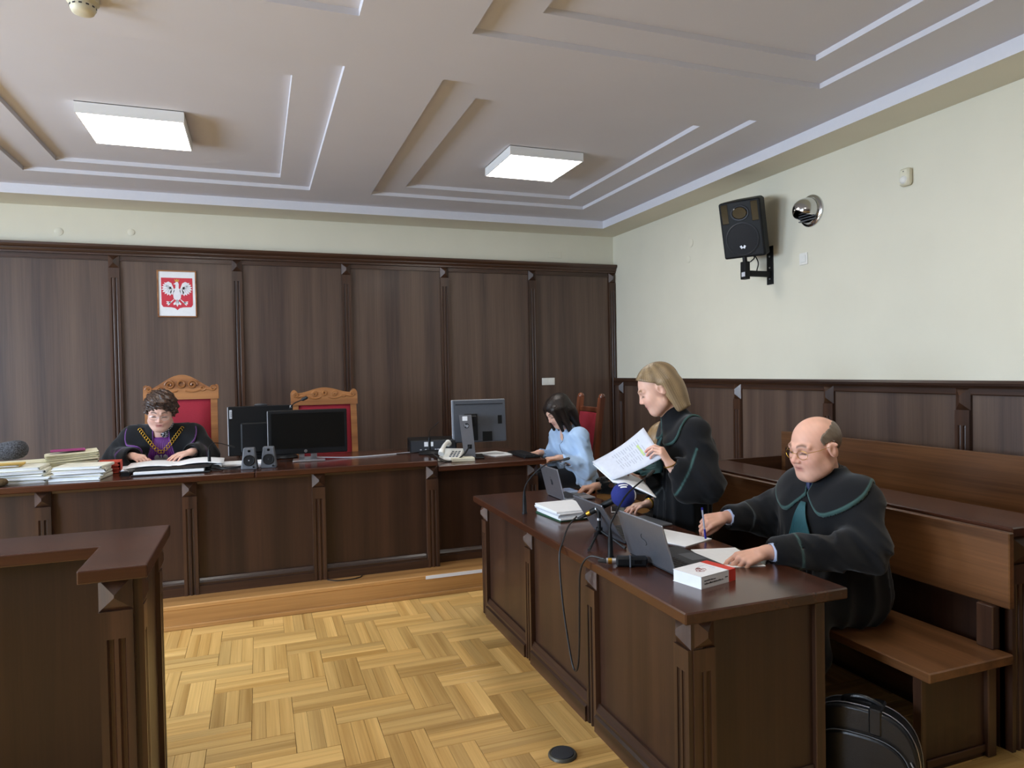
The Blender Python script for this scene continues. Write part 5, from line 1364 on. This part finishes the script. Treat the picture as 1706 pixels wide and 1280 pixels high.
# ------------------------------------------------------------------ standing woman reading papers
def standing():
    O = (2.28, 3.31, 0); fc = (-.88, .40)
    Hd = HeadF((2.094, 3.329, 1.484), (-.86, .42), 27, 0, 1.1, 1, .97)
    neck = A(2.18, 3.315, 1.325)
    shL, shR = A(2.212, 3.142, 1.245), A(2.29, 3.45, 1.245)
    elL, wrL = A(2.2, 3.05, 1.0), A(2.028, 3.115, 1.09)
    elR, wrR = A(2.226, 3.455, .95), A(2.0, 3.37, .975)
    hL = Hand(wrL, (-.45, .25, .85), (.55, -.75, .35), -1, ((40, 40, 20), (46, 42, 20), (52, 44, 22), (58, 44, 22)), (.75, .3, .7), 15, 1.02)
    hR = Hand(wrR, (-.95, -.2, .18), (.1, .35, -.93), 1, ((10, 20, 10), (12, 20, 10), (14, 20, 10), (18, 22, 10)), (.75, .6, .15), 10, 1.02)
    S2 = ((shL, elL, wrL), (shR, elR, wrR))
    F = Field(); F.ops.append((1, Hd.F, .01))
    F.add(rc(Hd.w(0, -.03, -.06), neck, .048, .052), .025); F.add(rc(neck, (2.25, 3.3, 1.15), .055, .085), .04)
    F.add(rc(shL, shR, .05), .04); F.add(rc((2.25, 3.3, 1.15), (2.28, 3.31, .9), .09, .1), .05)
    arms(F, S2, (.045, .038, .036, .024))
    for s in (-1, 1):
        q = A(.036*s, .08*s, 0); F.add(rc(A(2.28, 3.31, .88)+q, A(2.22, 3.31, .48)+q, .075, .052), .03); F.add(rc(A(2.22, 3.31, .48)+q, A(2.19, 3.31, .09)+q, .05, .035), .02)
        F.add(rc(A(2.19, 3.31, .05)+q, A(2.08, 3.36, .035)+q, .036, .028), .02)
    add_hand(F, hL); add_hand(F, hR)
    o = person('standing blonde woman in a black robe reading a document', O, F, (1.84, 2.96, 0), (2.42, 3.58, 1.66), .0042, Hd, (hL, hR), 'e0b49f', 'b8646a', '7c5c3c', 1, None)
    Rb = Field()
    Rb.add(rc((2.215, 3.17, 1.25), (2.285, 3.43, 1.25), .07)); Rb.add(rc((2.22, 3.23, 1.15), (2.27, 3.38, 1.15), .125), .06)
    Rb.add(rc((2.24, 3.25, 1.12), (2.19, 3.24, .2), .125, .135), .06); Rb.add(rc((2.28, 3.38, 1.12), (2.19, 3.4, .2), .125, .135), .06)
    Rb.add(rc((2.2, 3.31, 1.3), (2.182, 3.315, 1.345), .075, .06), .04)
    Rb.sub(lambda p: p[:, 2]-.16, .005)
    sleeves(Rb, ((shR, elR, wrR),), .075, .085, .07)
    # wide hanging sleeve of the near arm
    Rb.add(rc(shL, elL+A(0, 0, -.01), .078, .095), .05); e = wrL+(elL-wrL)*.25
    Rb.add(rc(elL, e, .095, .062), .04); Rb.add(rc(elL+A(-.01, 0, -.03), e+A(.02, -.01, -.13), .075, .05), .04); Rb.add(rc(e, e+A(.025, -.01, -.14), .05, .045), .03)
    Rb.sub(rc(wrL, wrL+(elL-wrL)*.42, .046, .042), .006)
    cr = crumple(.016, 9, 2.2); fd = folds((2.28, 3.31), .016, 10, .7, 1.25, 2)
    def dis(p):
        w_ = 1-sm(.1, .17, np.minimum(rc(elL, wrL, 0)(p), rc(shL, elL, 0)(p)))
        return (cr(p)*w_*(1-near(p, wrL, wrR))+fd(p)*(1-w_))*(1-sm(1.2, 1.27, p[:, 2]))*sm(.18, .26, np.sqrt(((p-A(2.185, 3.315, 1.3))**2).sum(1)))
    Rb.disp = dis
    def edge(p): q = (p-e.astype(f32))@np.array([.86, -.3, .4], f32)-.045; return np.exp(-(q/.0045)**2)*(rc(e+A(.02, 0, .05), e+A(.04, -.01, -.16), 0)(p) < .075)
    cloth('robe', Rb, (1.95, 2.88, .12), (2.58, 3.66, 1.42), .0078, o, O, BLK, trim=[(cuffline(elL, wrL, .25, .035), '3f5f5b'), (cuffline(elR, wrR), '565e60')])
    ax = axes(fc); nb = (2.185, 3.315, 1.30)
    lawyer_collar(Rb, nb, ax, o, O, .0046, '3b5653', .84)
    jabot(Rb, nb, ax, o, O, 'jabot_green', .03, .14, .2, z0=-.09, nple=10)
    # bob haircut parted at the side, tucked behind the ear
    Hr = Field(Hd.c, Hd.R, Hd.sc)
    Hr.add(el((0, -.016, .045), (.087, .106, .088))); Hr.add(el((0, -.07, -.03), (.083, .055, .1)), .03)
    for s in (-1, 1): Hr.add(rc((s*.066, -.045, .02), (s*.07, -.05, -.125), .034, .026), .03); Hr.add(rc((s*.03, -.085, -.02), (s*.035, -.08, -.14), .035, .024), .03); Hr.add(rc((s*.045, .055, .075), (s*.079, .03, .03), .022, .013), .025)
    Hr.sub(el((0, .122, .0), (.08, .07, .125)), .01); Hr.sub(el((.085, -.002, -.012), (.02, .022, .03)), .008); Hr.sub(el((-.085, -.002, -.012), (.02, .022, .03)), .008)
    Hr.sub(rc((0, .02, -.12), (0, .1, -.12), .055), .01); Hr.sub(lambda q: q[:, 2]+.145, .004)
    Hr.sub(lambda q: np.maximum(q[:, 2]-(.032+.72*q[:, 1]), .004-q[:, 1]), .008)
    Hr.disp = strands(Hd)
    cloth('hair', Hr, Hd.c-.22, Hd.c+.22, .0042, o, O, '5c4a35', 'hair', trim=hair_col('', 'a68e6a', Hd))
    MB().tube([tuple(wrL+A(*(R_ @ np.array([.033*math.cos(a), .033*math.sin(a), 0])))) for R_ in [np.array([[.9, .2, -.45], [-.2, .97, .1], [.4, 0, .85]])] for a in [k*PI/10 for k in range(21)]], .003, 6).build('bracelet', 'gold', o, O, smooth=True)
    # the document: a booklet with its upper pages lifted
    t = thing('document', 'open stapled document in the hands of the standing woman', 'document', (1.87, 3.28, 1.05)); L = (1.87, 3.28, 1.05)
    TL, TR, BR, BL = A(1.742, 3.451, 1.083), A(1.988, 3.311, 1.273), A(1.987, 3.116, 1.132), A(1.758, 3.252, 1.009)
    nr = nz_(np.cross(TR-TL, BL-TL))
    def pg(off):
        def f(u, v): p = (TL*(1-u)+TR*u)*(1-v)+(BL*(1-u)+BR*u)*v; return tuple(p+nr*(.018*math.sin(u*PI)*(1-.4*v)+off))
        return f
    MB().grid(pg(0), 14, 8).build('upper_pages', 'page_shaded', t, L, smooth='all', norm=False, thick=.004)
    sg = 1 if (np.array([0, 0, 1.6])-TL)@nr > 0 else -1
    mb = MB(); P_ = pg(sg*.0026)
    for k in range(13):
        u0 = .30+k*.042
        for j in range(3): mb.add([P_(u0, .16+.22*j), P_(u0+.012, .16+.22*j), P_(u0+.012, .34+.22*j-(.08 if (k+j) % 3 == 0 else 0)), P_(u0, .34+.22*j-(.08 if (k+j) % 3 == 0 else 0))], [(0, 1, 2, 3)])
    mb.build('print_lines', 'faint_ink', t, L, norm=False)
    mb = MB(); P_ = pg(sg*.0024); mb.grid(lambda u, v: P_(.72+.05*u, .3+.4*v), 2, 4).build('marker_line', 'marker_green', t, L, norm=False)
    A0, B0, C0, D0 = A(1.745, 3.452, 1.072), A(1.76, 3.25, .998), A(1.905, 3.06, .936), A(1.97, 3.3, .985)
    n2 = nz_(np.cross(D0-A0, B0-A0))
    MB().grid(lambda u, v: tuple((A0*(1-u)+D0*u)*(1-v)+(B0*(1-u)+C0*u)*v-n2*.012*math.sin(u*PI)), 12, 8).build('lower_pages', 'paper', t, L, smooth='all', norm=False, thick=.006)
standing()

# ------------------------------------------------------------------ judge behind the bench
def judge():
    O = (-.7, 5.97, ZS); fc = (.05, -1)
    Hd = HeadF((-.685, 5.75, 1.345), (.02, -1), 24, 3, 1.12, 1, 1.04)
    neck = A(-.695, 5.86, 1.19)
    shR, shL = A(-.90, 5.94, 1.135), A(-.48, 5.93, 1.135)
    elR, wrR = A(-1.0, 5.86, .995), A(-.855, 5.64, 1.03)
    elL, wrL = A(-.40, 5.85, .99), A(-.475, 5.62, 1.04)
    hR = Hand(wrR, (.6, -.75, -.1), (-.3, -.2, .93), 1, ((45, 55, 25), (55, 60, 30), (60, 60, 30), (65, 60, 30)), (.8, .5, .4), 25, 1.02)
    hL = Hand(wrL, (-.72, -.6, -.12), (.1, -.2, .95), -1, ((12, 15, 10), (15, 18, 10), (18, 20, 10), (24, 24, 12)), (.8, .55, .2), 15, 1.02)
    S2 = ((shL, elL, wrL), (shR, elR, wrR))
    F = Field(); F.ops.append((1, Hd.F, .01))
    F.add(rc(Hd.w(0, -.03, -.06), neck, .054, .06), .03); F.add(rc(neck, (-.7, 5.96, 1.0), .065, .1), .04); F.add(rc(shL, shR, .05), .04); F.add(rc((-.7, 5.97, 1.0), (-.7, 6.0, .72), .1), .05)
    arms(F, S2, (.045, .04, .038, .026))
    for s in (-1, 1): F.add(rc((-.7+.1*s, 5.98, .7), (-.7+.1*s, 5.62, .68), .07, .055), .03); F.add(rc((-.7+.1*s, 5.62, .68), (-.7+.1*s, 5.66, .2), .052, .04), .03)
    add_hand(F, hL); add_hand(F, hR)
    o = person('judge with short brown hair in a black robe with gold chain', O, F, (-1.06, 5.5, .16), (-.34, 6.12, 1.55), .0046, Hd, (hL, hR), 'd8ae9c', 'b36a68', '5a4236', 1, None)
    Rb = Field()
    Rb.add(rc((-.88, 5.94, 1.14), (-.5, 5.93, 1.14), .085)); Rb.add(rc((-.79, 5.95, 1.03), (-.6, 5.95, 1.03), .16), .06); Rb.add(rc((-.8, 5.97, .82), (-.6, 5.97, .82), .18), .06)
    Rb.add(rc((-.695, 5.9, 1.17), (-.695, 5.87, 1.2), .09, .075), .05)
    sleeves(Rb, S2, .095, .1, .07)
    cr = crumple(.015, 9, 3.1); Rb.disp = lambda p: cr(p)*(1-near(p, wrL, wrR))*(1-sm(1.1, 1.17, p[:, 2]))*sm(.2, .3, np.sqrt(((p-A(-.695, 5.875, 1.165))**2).sum(1)))
    cloth('robe', Rb, (-1.16, 5.6, .62), (-.24, 6.2, 1.3), .0088, o, O, BLK, trim=[(cuffline(elL, wrL, w=.005), '5b3a68'), (cuffline(elR, wrR, w=.005), '5b3a68')])
    ax = axes(fc); nb = np.array((-.695, 5.875, 1.165))
    Rf = lambda th: .225+.03*np.exp(-((np.abs(th)-1.2)/.5)**2)-.08*np.exp(-(th/.3)**2)
    collar_parts(Rb, nb, ax, o, O, .0052, '0f1115', '6d4180', Rf, lambda rho: np.maximum(.0, .055+.0*rho)+np.maximum(0, rho-.1)*.35, off=.009, hi=.33, top=.075)
    jabot(Rb, nb, ax, o, O, 'jabot_purple', .1, .26, .26, z0=-.02, nple=12, lift=.006)
    # scarf at the neck
    sc_ = Field(); sc_.add(rc(neck+A(.01, -.02, -.015), neck+A(.055, -.035, .06), .055, .035)); sc_.sub(rc(neck+A(-.03, 0, -.05), neck+A(-.03, -.02, .12), .075), .004)
    cloth('scarf', sc_, (-.78, 5.7, 1.1), (-.52, 5.95, 1.32), .0055, o, O, '14161f', trim=[(lambda p: (wob(p, 170, 1) > .12).astype(f32), 'cfd2da')])
    # chain of office: links along the collar down to the eagle pendant
    lk = MB().tube([(.0105*math.cos(a), 0, .0125*math.sin(a)) for a in [k*PI/7 for k in range(15)]], .003, 6)
    ch = MB().tube([(0, -.001, 0), (0, .001, 0)], .004, 6).build('chain_of_office', 'gold', o, smooth=True)
    lmesh = lk.build('chain_link', 'gold', smooth='all'); lm = lmesh.data; bpy.data.objects.remove(lmesh)
    pts = []
    for s in (-1, 1):
        for k in range(11):
            u = k/10; x = s*(.135*(1-u)**.8+.01); z = .04-.165*u**1.1; pts.append((s, nb+ax[:, 0]*x+ax[:, 1]*.4+ax[:, 2]*z))
    S_ = onto(Rb, np.array([p for _, p in pts]), -ax[:, 1])
    for i, ((s, _), p) in enumerate(zip(pts, S_)):
        l_ = bpy.data.objects.new('chain_link', lm); COL.objects.link(l_); l_.parent = ch
        l_.location = Vector(p+ax[:, 1]*.024)-Vector(O); l_.rotation_euler = (0, s*.55, 0)
    ch.location = Vector(onto(Rb, nb+ax[:, 1]*.4-ax[:, 2]*.135, -ax[:, 1])[0]+ax[:, 1]*.03)-Vector(O)
    for l_ in ch.children: l_.location -= ch.location
    pc = Vector(onto(Rb, nb+ax[:, 1]*.4-ax[:, 2]*.19, -ax[:, 1])[0]+ax[:, 1]*.034)-Vector(O)-ch.location
    pe = MB(); pe.v = [(a*.38, (b+.012)*1.5, c*.38) for a, b, c in eg.v]; pe.f = list(eg.f); pe.mi = [0]*len(pe.f)
    q = pe.build('eagle_pendant', 'silver', ch); q.location = pc
    # hair: short, brushed up
    Hr = Field(Hd.c, Hd.R, Hd.sc)
    Hr.add(el((0, -.02, .05), (.092, .108, .085))); Hr.add(el((0, .02, .098), (.075, .075, .045)), .03); Hr.add(el((-.02, -.06, 0), (.085, .06, .085)), .03)
    for s in (-1, 1): Hr.add(rc((s*.07, .035, .06), (s*.08, .02, -.005), .018, .012), .02)
    Hr.sub(el((0, .115, -.05), (.078, .07, .115)), .01); Hr.sub(el((.092, -.005, -.015), (.022, .022, .03)), .006); Hr.sub(el((-.092, -.005, -.015), (.022, .022, .03)), .006); Hr.sub(lambda q: q[:, 2]+.07, .01)
    Hr.disp = lambda p: .012*wob(p, 60, 1)+.008*wob(p, 140, 4)
    cloth('hair', Hr, Hd.c-.2, Hd.c+.2, .0046, o, O, '33231b', 'hair', trim=[(lambda p: np.clip(wob(p, 130, 2)*.8, 0, 1), '7a5a44')])
    glasses(Hd, o, O, .029, .018, 'silver', wide=1.04)
    for k, (x, y) in enumerate(((0, 0),)):
        wr = wrL+(elL-wrL)*.08; kx = nz_(wrL-elL); MB().tube([wr-kx*.006, wr+kx*.006], .032, 16, cap=False).build('wristwatch', 'silver', o, O, smooth='all', thick=.003)
    p0 = hR.tips[0]*.5+hR.tips[4]*.5; t = thing('fountain_pen', 'black pen in the writing hand of the judge', 'pen', tuple(p0))
    dv = Vector((-.35, .2, .9)).normalized(); MB().tube([-dv*.035, dv*.075], .005, 8).build('barrel', 'black_gloss', t, smooth=True); MB().tube([-dv*.05, -dv*.035], [.001, .0045], 8).build('nib', 'silver', t, smooth=True)
judge()

# ------------------------------------------------------------------ clerk in a light blue shirt
def clerk():
    O = (2.55, 5.36, ZS); fc = (-.97, -.22)
    Hd = HeadF((2.37, 5.31, 1.255), (-.96, -.1), 34, 0, 1.1, 1, 1)
    neck = A(2.455, 5.33, 1.12)
    shL, shR = A(2.50, 5.175, 1.045), A(2.45, 5.49, 1.045)
    elL, wrL = A(2.52, 5.10, .80), A(2.26, 5.085, .89)
    elR, wrR = A(2.40, 5.51, .82), A(2.21, 5.37, .905)
    hL = Hand(wrL, (-.98, .08, -.05), (0, -.1, 1), -1, ((28, 35, 15), (30, 38, 15), (32, 38, 15), (34, 38, 15)), (.8, .5, .4), 15, 1.0)
    hR = Hand(wrR, (-.95, -.2, .0), (0, .1, 1), 1, ((32, 38, 15), (36, 40, 15), (40, 40, 15), (44, 40, 15)), (.8, .5, .4), 15, 1.0)
    S2 = ((shL, elL, wrL), (shR, elR, wrR))
    F = Field(); F.ops.append((1, Hd.F, .01))
    F.add(rc(Hd.w(0, -.03, -.06), neck, .048, .052), .03); F.add(rc(neck, (2.49, 5.33, .95), .055, .085), .04); F.add(rc(shL, shR, .045), .04); F.add(rc((2.49, 5.33, .95), (2.54, 5.34, .7), .085, .1), .05)
    arms(F, S2, (.042, .036, .035, .024))
    for s in (-1, 1): F.add(rc((2.54, 5.34+.09*s, .7), (2.2, 5.34+.08*s, .69), .07, .052), .03); F.add(rc((2.2, 5.34+.08*s, .69), (2.22, 5.34+.08*s, .2), .05, .04), .03)
    add_hand(F, hL); add_hand(F, hR)
    o = person('dark-haired woman in a light blue shirt typing at the clerk desk', O, F, (2.03, 5.0, .16), (2.68, 5.62, 1.45), .0048, Hd, (hL, hR), 'd6ab96', 'b3706a', '3a2a22', 1, None)
    Rb = Field()
    Rb.add(rc((2.50, 5.2, 1.045), (2.46, 5.47, 1.045), .062)); Rb.add(rc((2.49, 5.26, .95), (2.47, 5.41, .95), .115), .06); Rb.add(rc((2.53, 5.27, .78), (2.51, 5.41, .78), .13), .07); Rb.add(rc((2.55, 5.26, .68), (2.55, 5.42, .68), .14), .06)
    Rb.add(rc((2.47, 5.33, 1.08), (2.46, 5.33, 1.12), .075, .062), .04)
    sleeves(Rb, S2, .075, .075, .045, .18, .038)
    cr = crumple(.013, 11, 4.1); fd = folds((2.52, 5.34), .008, 9, .75, 1.0, 3); Rb.disp = lambda p: (cr(p)*(1-near(p, wrL, wrR))+fd(p)*.6)*(1-sm(1.05, 1.1, p[:, 2]))
    Rb.sub(lambda p: p[:, 2]-.60-.5*np.clip(2.56-p[:, 0], 0, 1), .01)
    cloth('shirt', Rb, (2.1, 4.98, .5), (2.72, 5.66, 1.22), .0085, o, O, 'a9c3e2')
    ps = []
    for k in range(12): ps.append(A(2.2, 5.285, 1.06-.03*k))
    ps = np.clip(onto(Rb, np.array(ps), A(1, 0, 0)), 0, A(2.5, 9, 9)); MB().tube([tuple(p+A(-.002, 0, 0)) for p in ps], .0016, 5).build('lanyard', 'ink', o, O, smooth=True)
    tr = Field()
    for s in (-1, 1): tr.add(rc((2.55, 5.34+.09*s, .69), (2.2, 5.34+.08*s, .69), .095, .075), .02); tr.add(rc((2.2, 5.34+.08*s, .69), (2.22, 5.34+.08*s, .2), .07, .055), .03)
    cloth('trousers', tr, (2.08, 5.1, .13), (2.68, 5.6, .82), .01, o, O, '0f1016')
    Hr = Field(Hd.c, Hd.R, Hd.sc)
    Hr.add(el((0, -.018, .045), (.086, .106, .085))); Hr.add(el((0, -.07, -.05), (.083, .055, .12)), .03)
    for s in (-1, 1):
        Hr.add(rc((s*.066, .0, .03), (s*.075, .035, -.16), .036, .02), .03); Hr.add(rc((s*.06, .055, .05), (s*.066, .085, -.12), .026, .012), .03); Hr.add(rc((s*.05, -.06, -.03), (s*.062, -.045, -.19), .04, .018), .03)
    Hr.sub(el((0, .12, -.055), (.052, .07, .12)), .008); Hr.sub(rc((0, .02, -.14), (0, .12, -.14), .045), .01)
    Hr.disp = strands(Hd, .0012, 60)
    cloth('hair', Hr, Hd.c-.26, Hd.c+.26, .0048, o, O, '140e0c', 'hair', trim=[(lambda p: .5*hair_col('', '', Hd)[0][0](p), '33241d')])
clerk()

# ------------------------------------------------------------------ advocate seated behind the standing woman, mostly hidden
def hidden():
    O = (2.55, 3.86, 0)
    Hd = HeadF((2.45, 3.835, 1.115), (-1, 0), 25, 0, 1.06, 1, 1)
    neck = A(2.52, 3.84, .98); shL, shR = A(2.54, 3.68, .92), A(2.54, 4.0, .92)
    elL, wrL = A(2.42, 3.6, .84), A(2.115, 3.475, .815); elR, wrR = A(2.42, 4.1, .84), A(2.09, 4.1, .822)
    hL = Hand(wrL, (-.95, -.1, -.06), (0, 0, 1), -1, ((15, 20, 10), (18, 22, 10), (20, 24, 10), (24, 26, 10)), (.8, .5, .3), 15, 1.0)
    hR = Hand(wrR, (-.98, .05, -.05), (0, 0, 1), 1, ((35, 38, 15), (38, 40, 15), (40, 40, 15), (44, 40, 15)), (.8, .5, .4), 15, 1.02)
    S2 = ((shL, elL, wrL), (shR, elR, wrR))
    F = Field(); F.ops.append((1, Hd.F, .01))
    F.add(rc(Hd.w(0, -.03, -.06), neck, .048, .052), .03); F.add(rc(neck, (2.57, 3.84, .8), .055, .085), .04); F.add(rc(shL, shR, .045), .04); F.add(rc((2.57, 3.84, .8), (2.6, 3.85, .54), .085, .1), .05)
    arms(F, S2, (.042, .036, .035, .024)); add_hand(F, hL); add_hand(F, hR)
    for s in (-1, 1): F.add(rc((2.58, 3.85+.09*s, .53), (2.2, 3.85+.08*s, .52), .07, .052), .03); F.add(rc((2.2, 3.85+.08*s, .52), (2.22, 3.85+.08*s, .04), .05, .04), .03)
    o = person('person in a black robe seated behind the standing woman, hands at the silver laptop', O, F, (1.9, 3.36, 0), (2.74, 4.22, 1.3), .0052, Hd, (hL, hR), 'd4a892', 'b3706a', '8a6a48', 1, None)
    Rb = Field(); Rb.add(rc((2.54, 3.7, .925), (2.54, 3.98, .925), .075)); Rb.add(rc((2.56, 3.77, .8), (2.56, 3.92, .8), .15), .06); Rb.add(rc((2.58, 3.76, .57), (2.58, 3.94, .57), .15), .06); Rb.add(rc((2.53, 3.84, .95), (2.52, 3.84, .99), .075, .065), .04)
    for s in (-1, 1): Rb.add(rc((2.57, 3.85+.1*s, .54), (2.2, 3.85+.1*s, .54), .11, .09), .05)
    sleeves(Rb, S2, .085, .085, .055); cr = crumple(.010, 11, 5); Rb.disp = lambda p: cr(p)*(1-near(p, wrL, wrR))*(1-sm(.9, .96, p[:, 2]))
    cloth('robe', Rb, (2.05, 3.38, .42), (2.78, 4.24, 1.1), .0095, o, O, BLK, trim=[(cuffline(elR, wrR), '6a7478')])
    Hr = Field(Hd.c, Hd.R, Hd.sc); Hr.add(el((0, -.018, .045), (.086, .106, .085))); Hr.add(el((0, -.07, -.05), (.083, .05, .12)), .03)
    for s in (-1, 1): Hr.add(rc((s*.066, .0, .03), (s*.08, .03, -.17), .034, .018), .03)
    Hr.sub(el((0, .12, -.055), (.06, .075, .12)), .008); Hr.disp = strands(Hd, .0012, 60)
    cloth('hair', Hr, Hd.c-.24, Hd.c+.24, .0055, o, O, '6b5238', 'hair', trim=hair_col('', 'a08258', Hd))
    k = nz_(wrL-elL); MB().tube([wrL-k*.008, wrL+k*.006], .03, 16, cap=False).build('wristwatch', 'gold', o, O, smooth='all', thick=.003)
hidden()
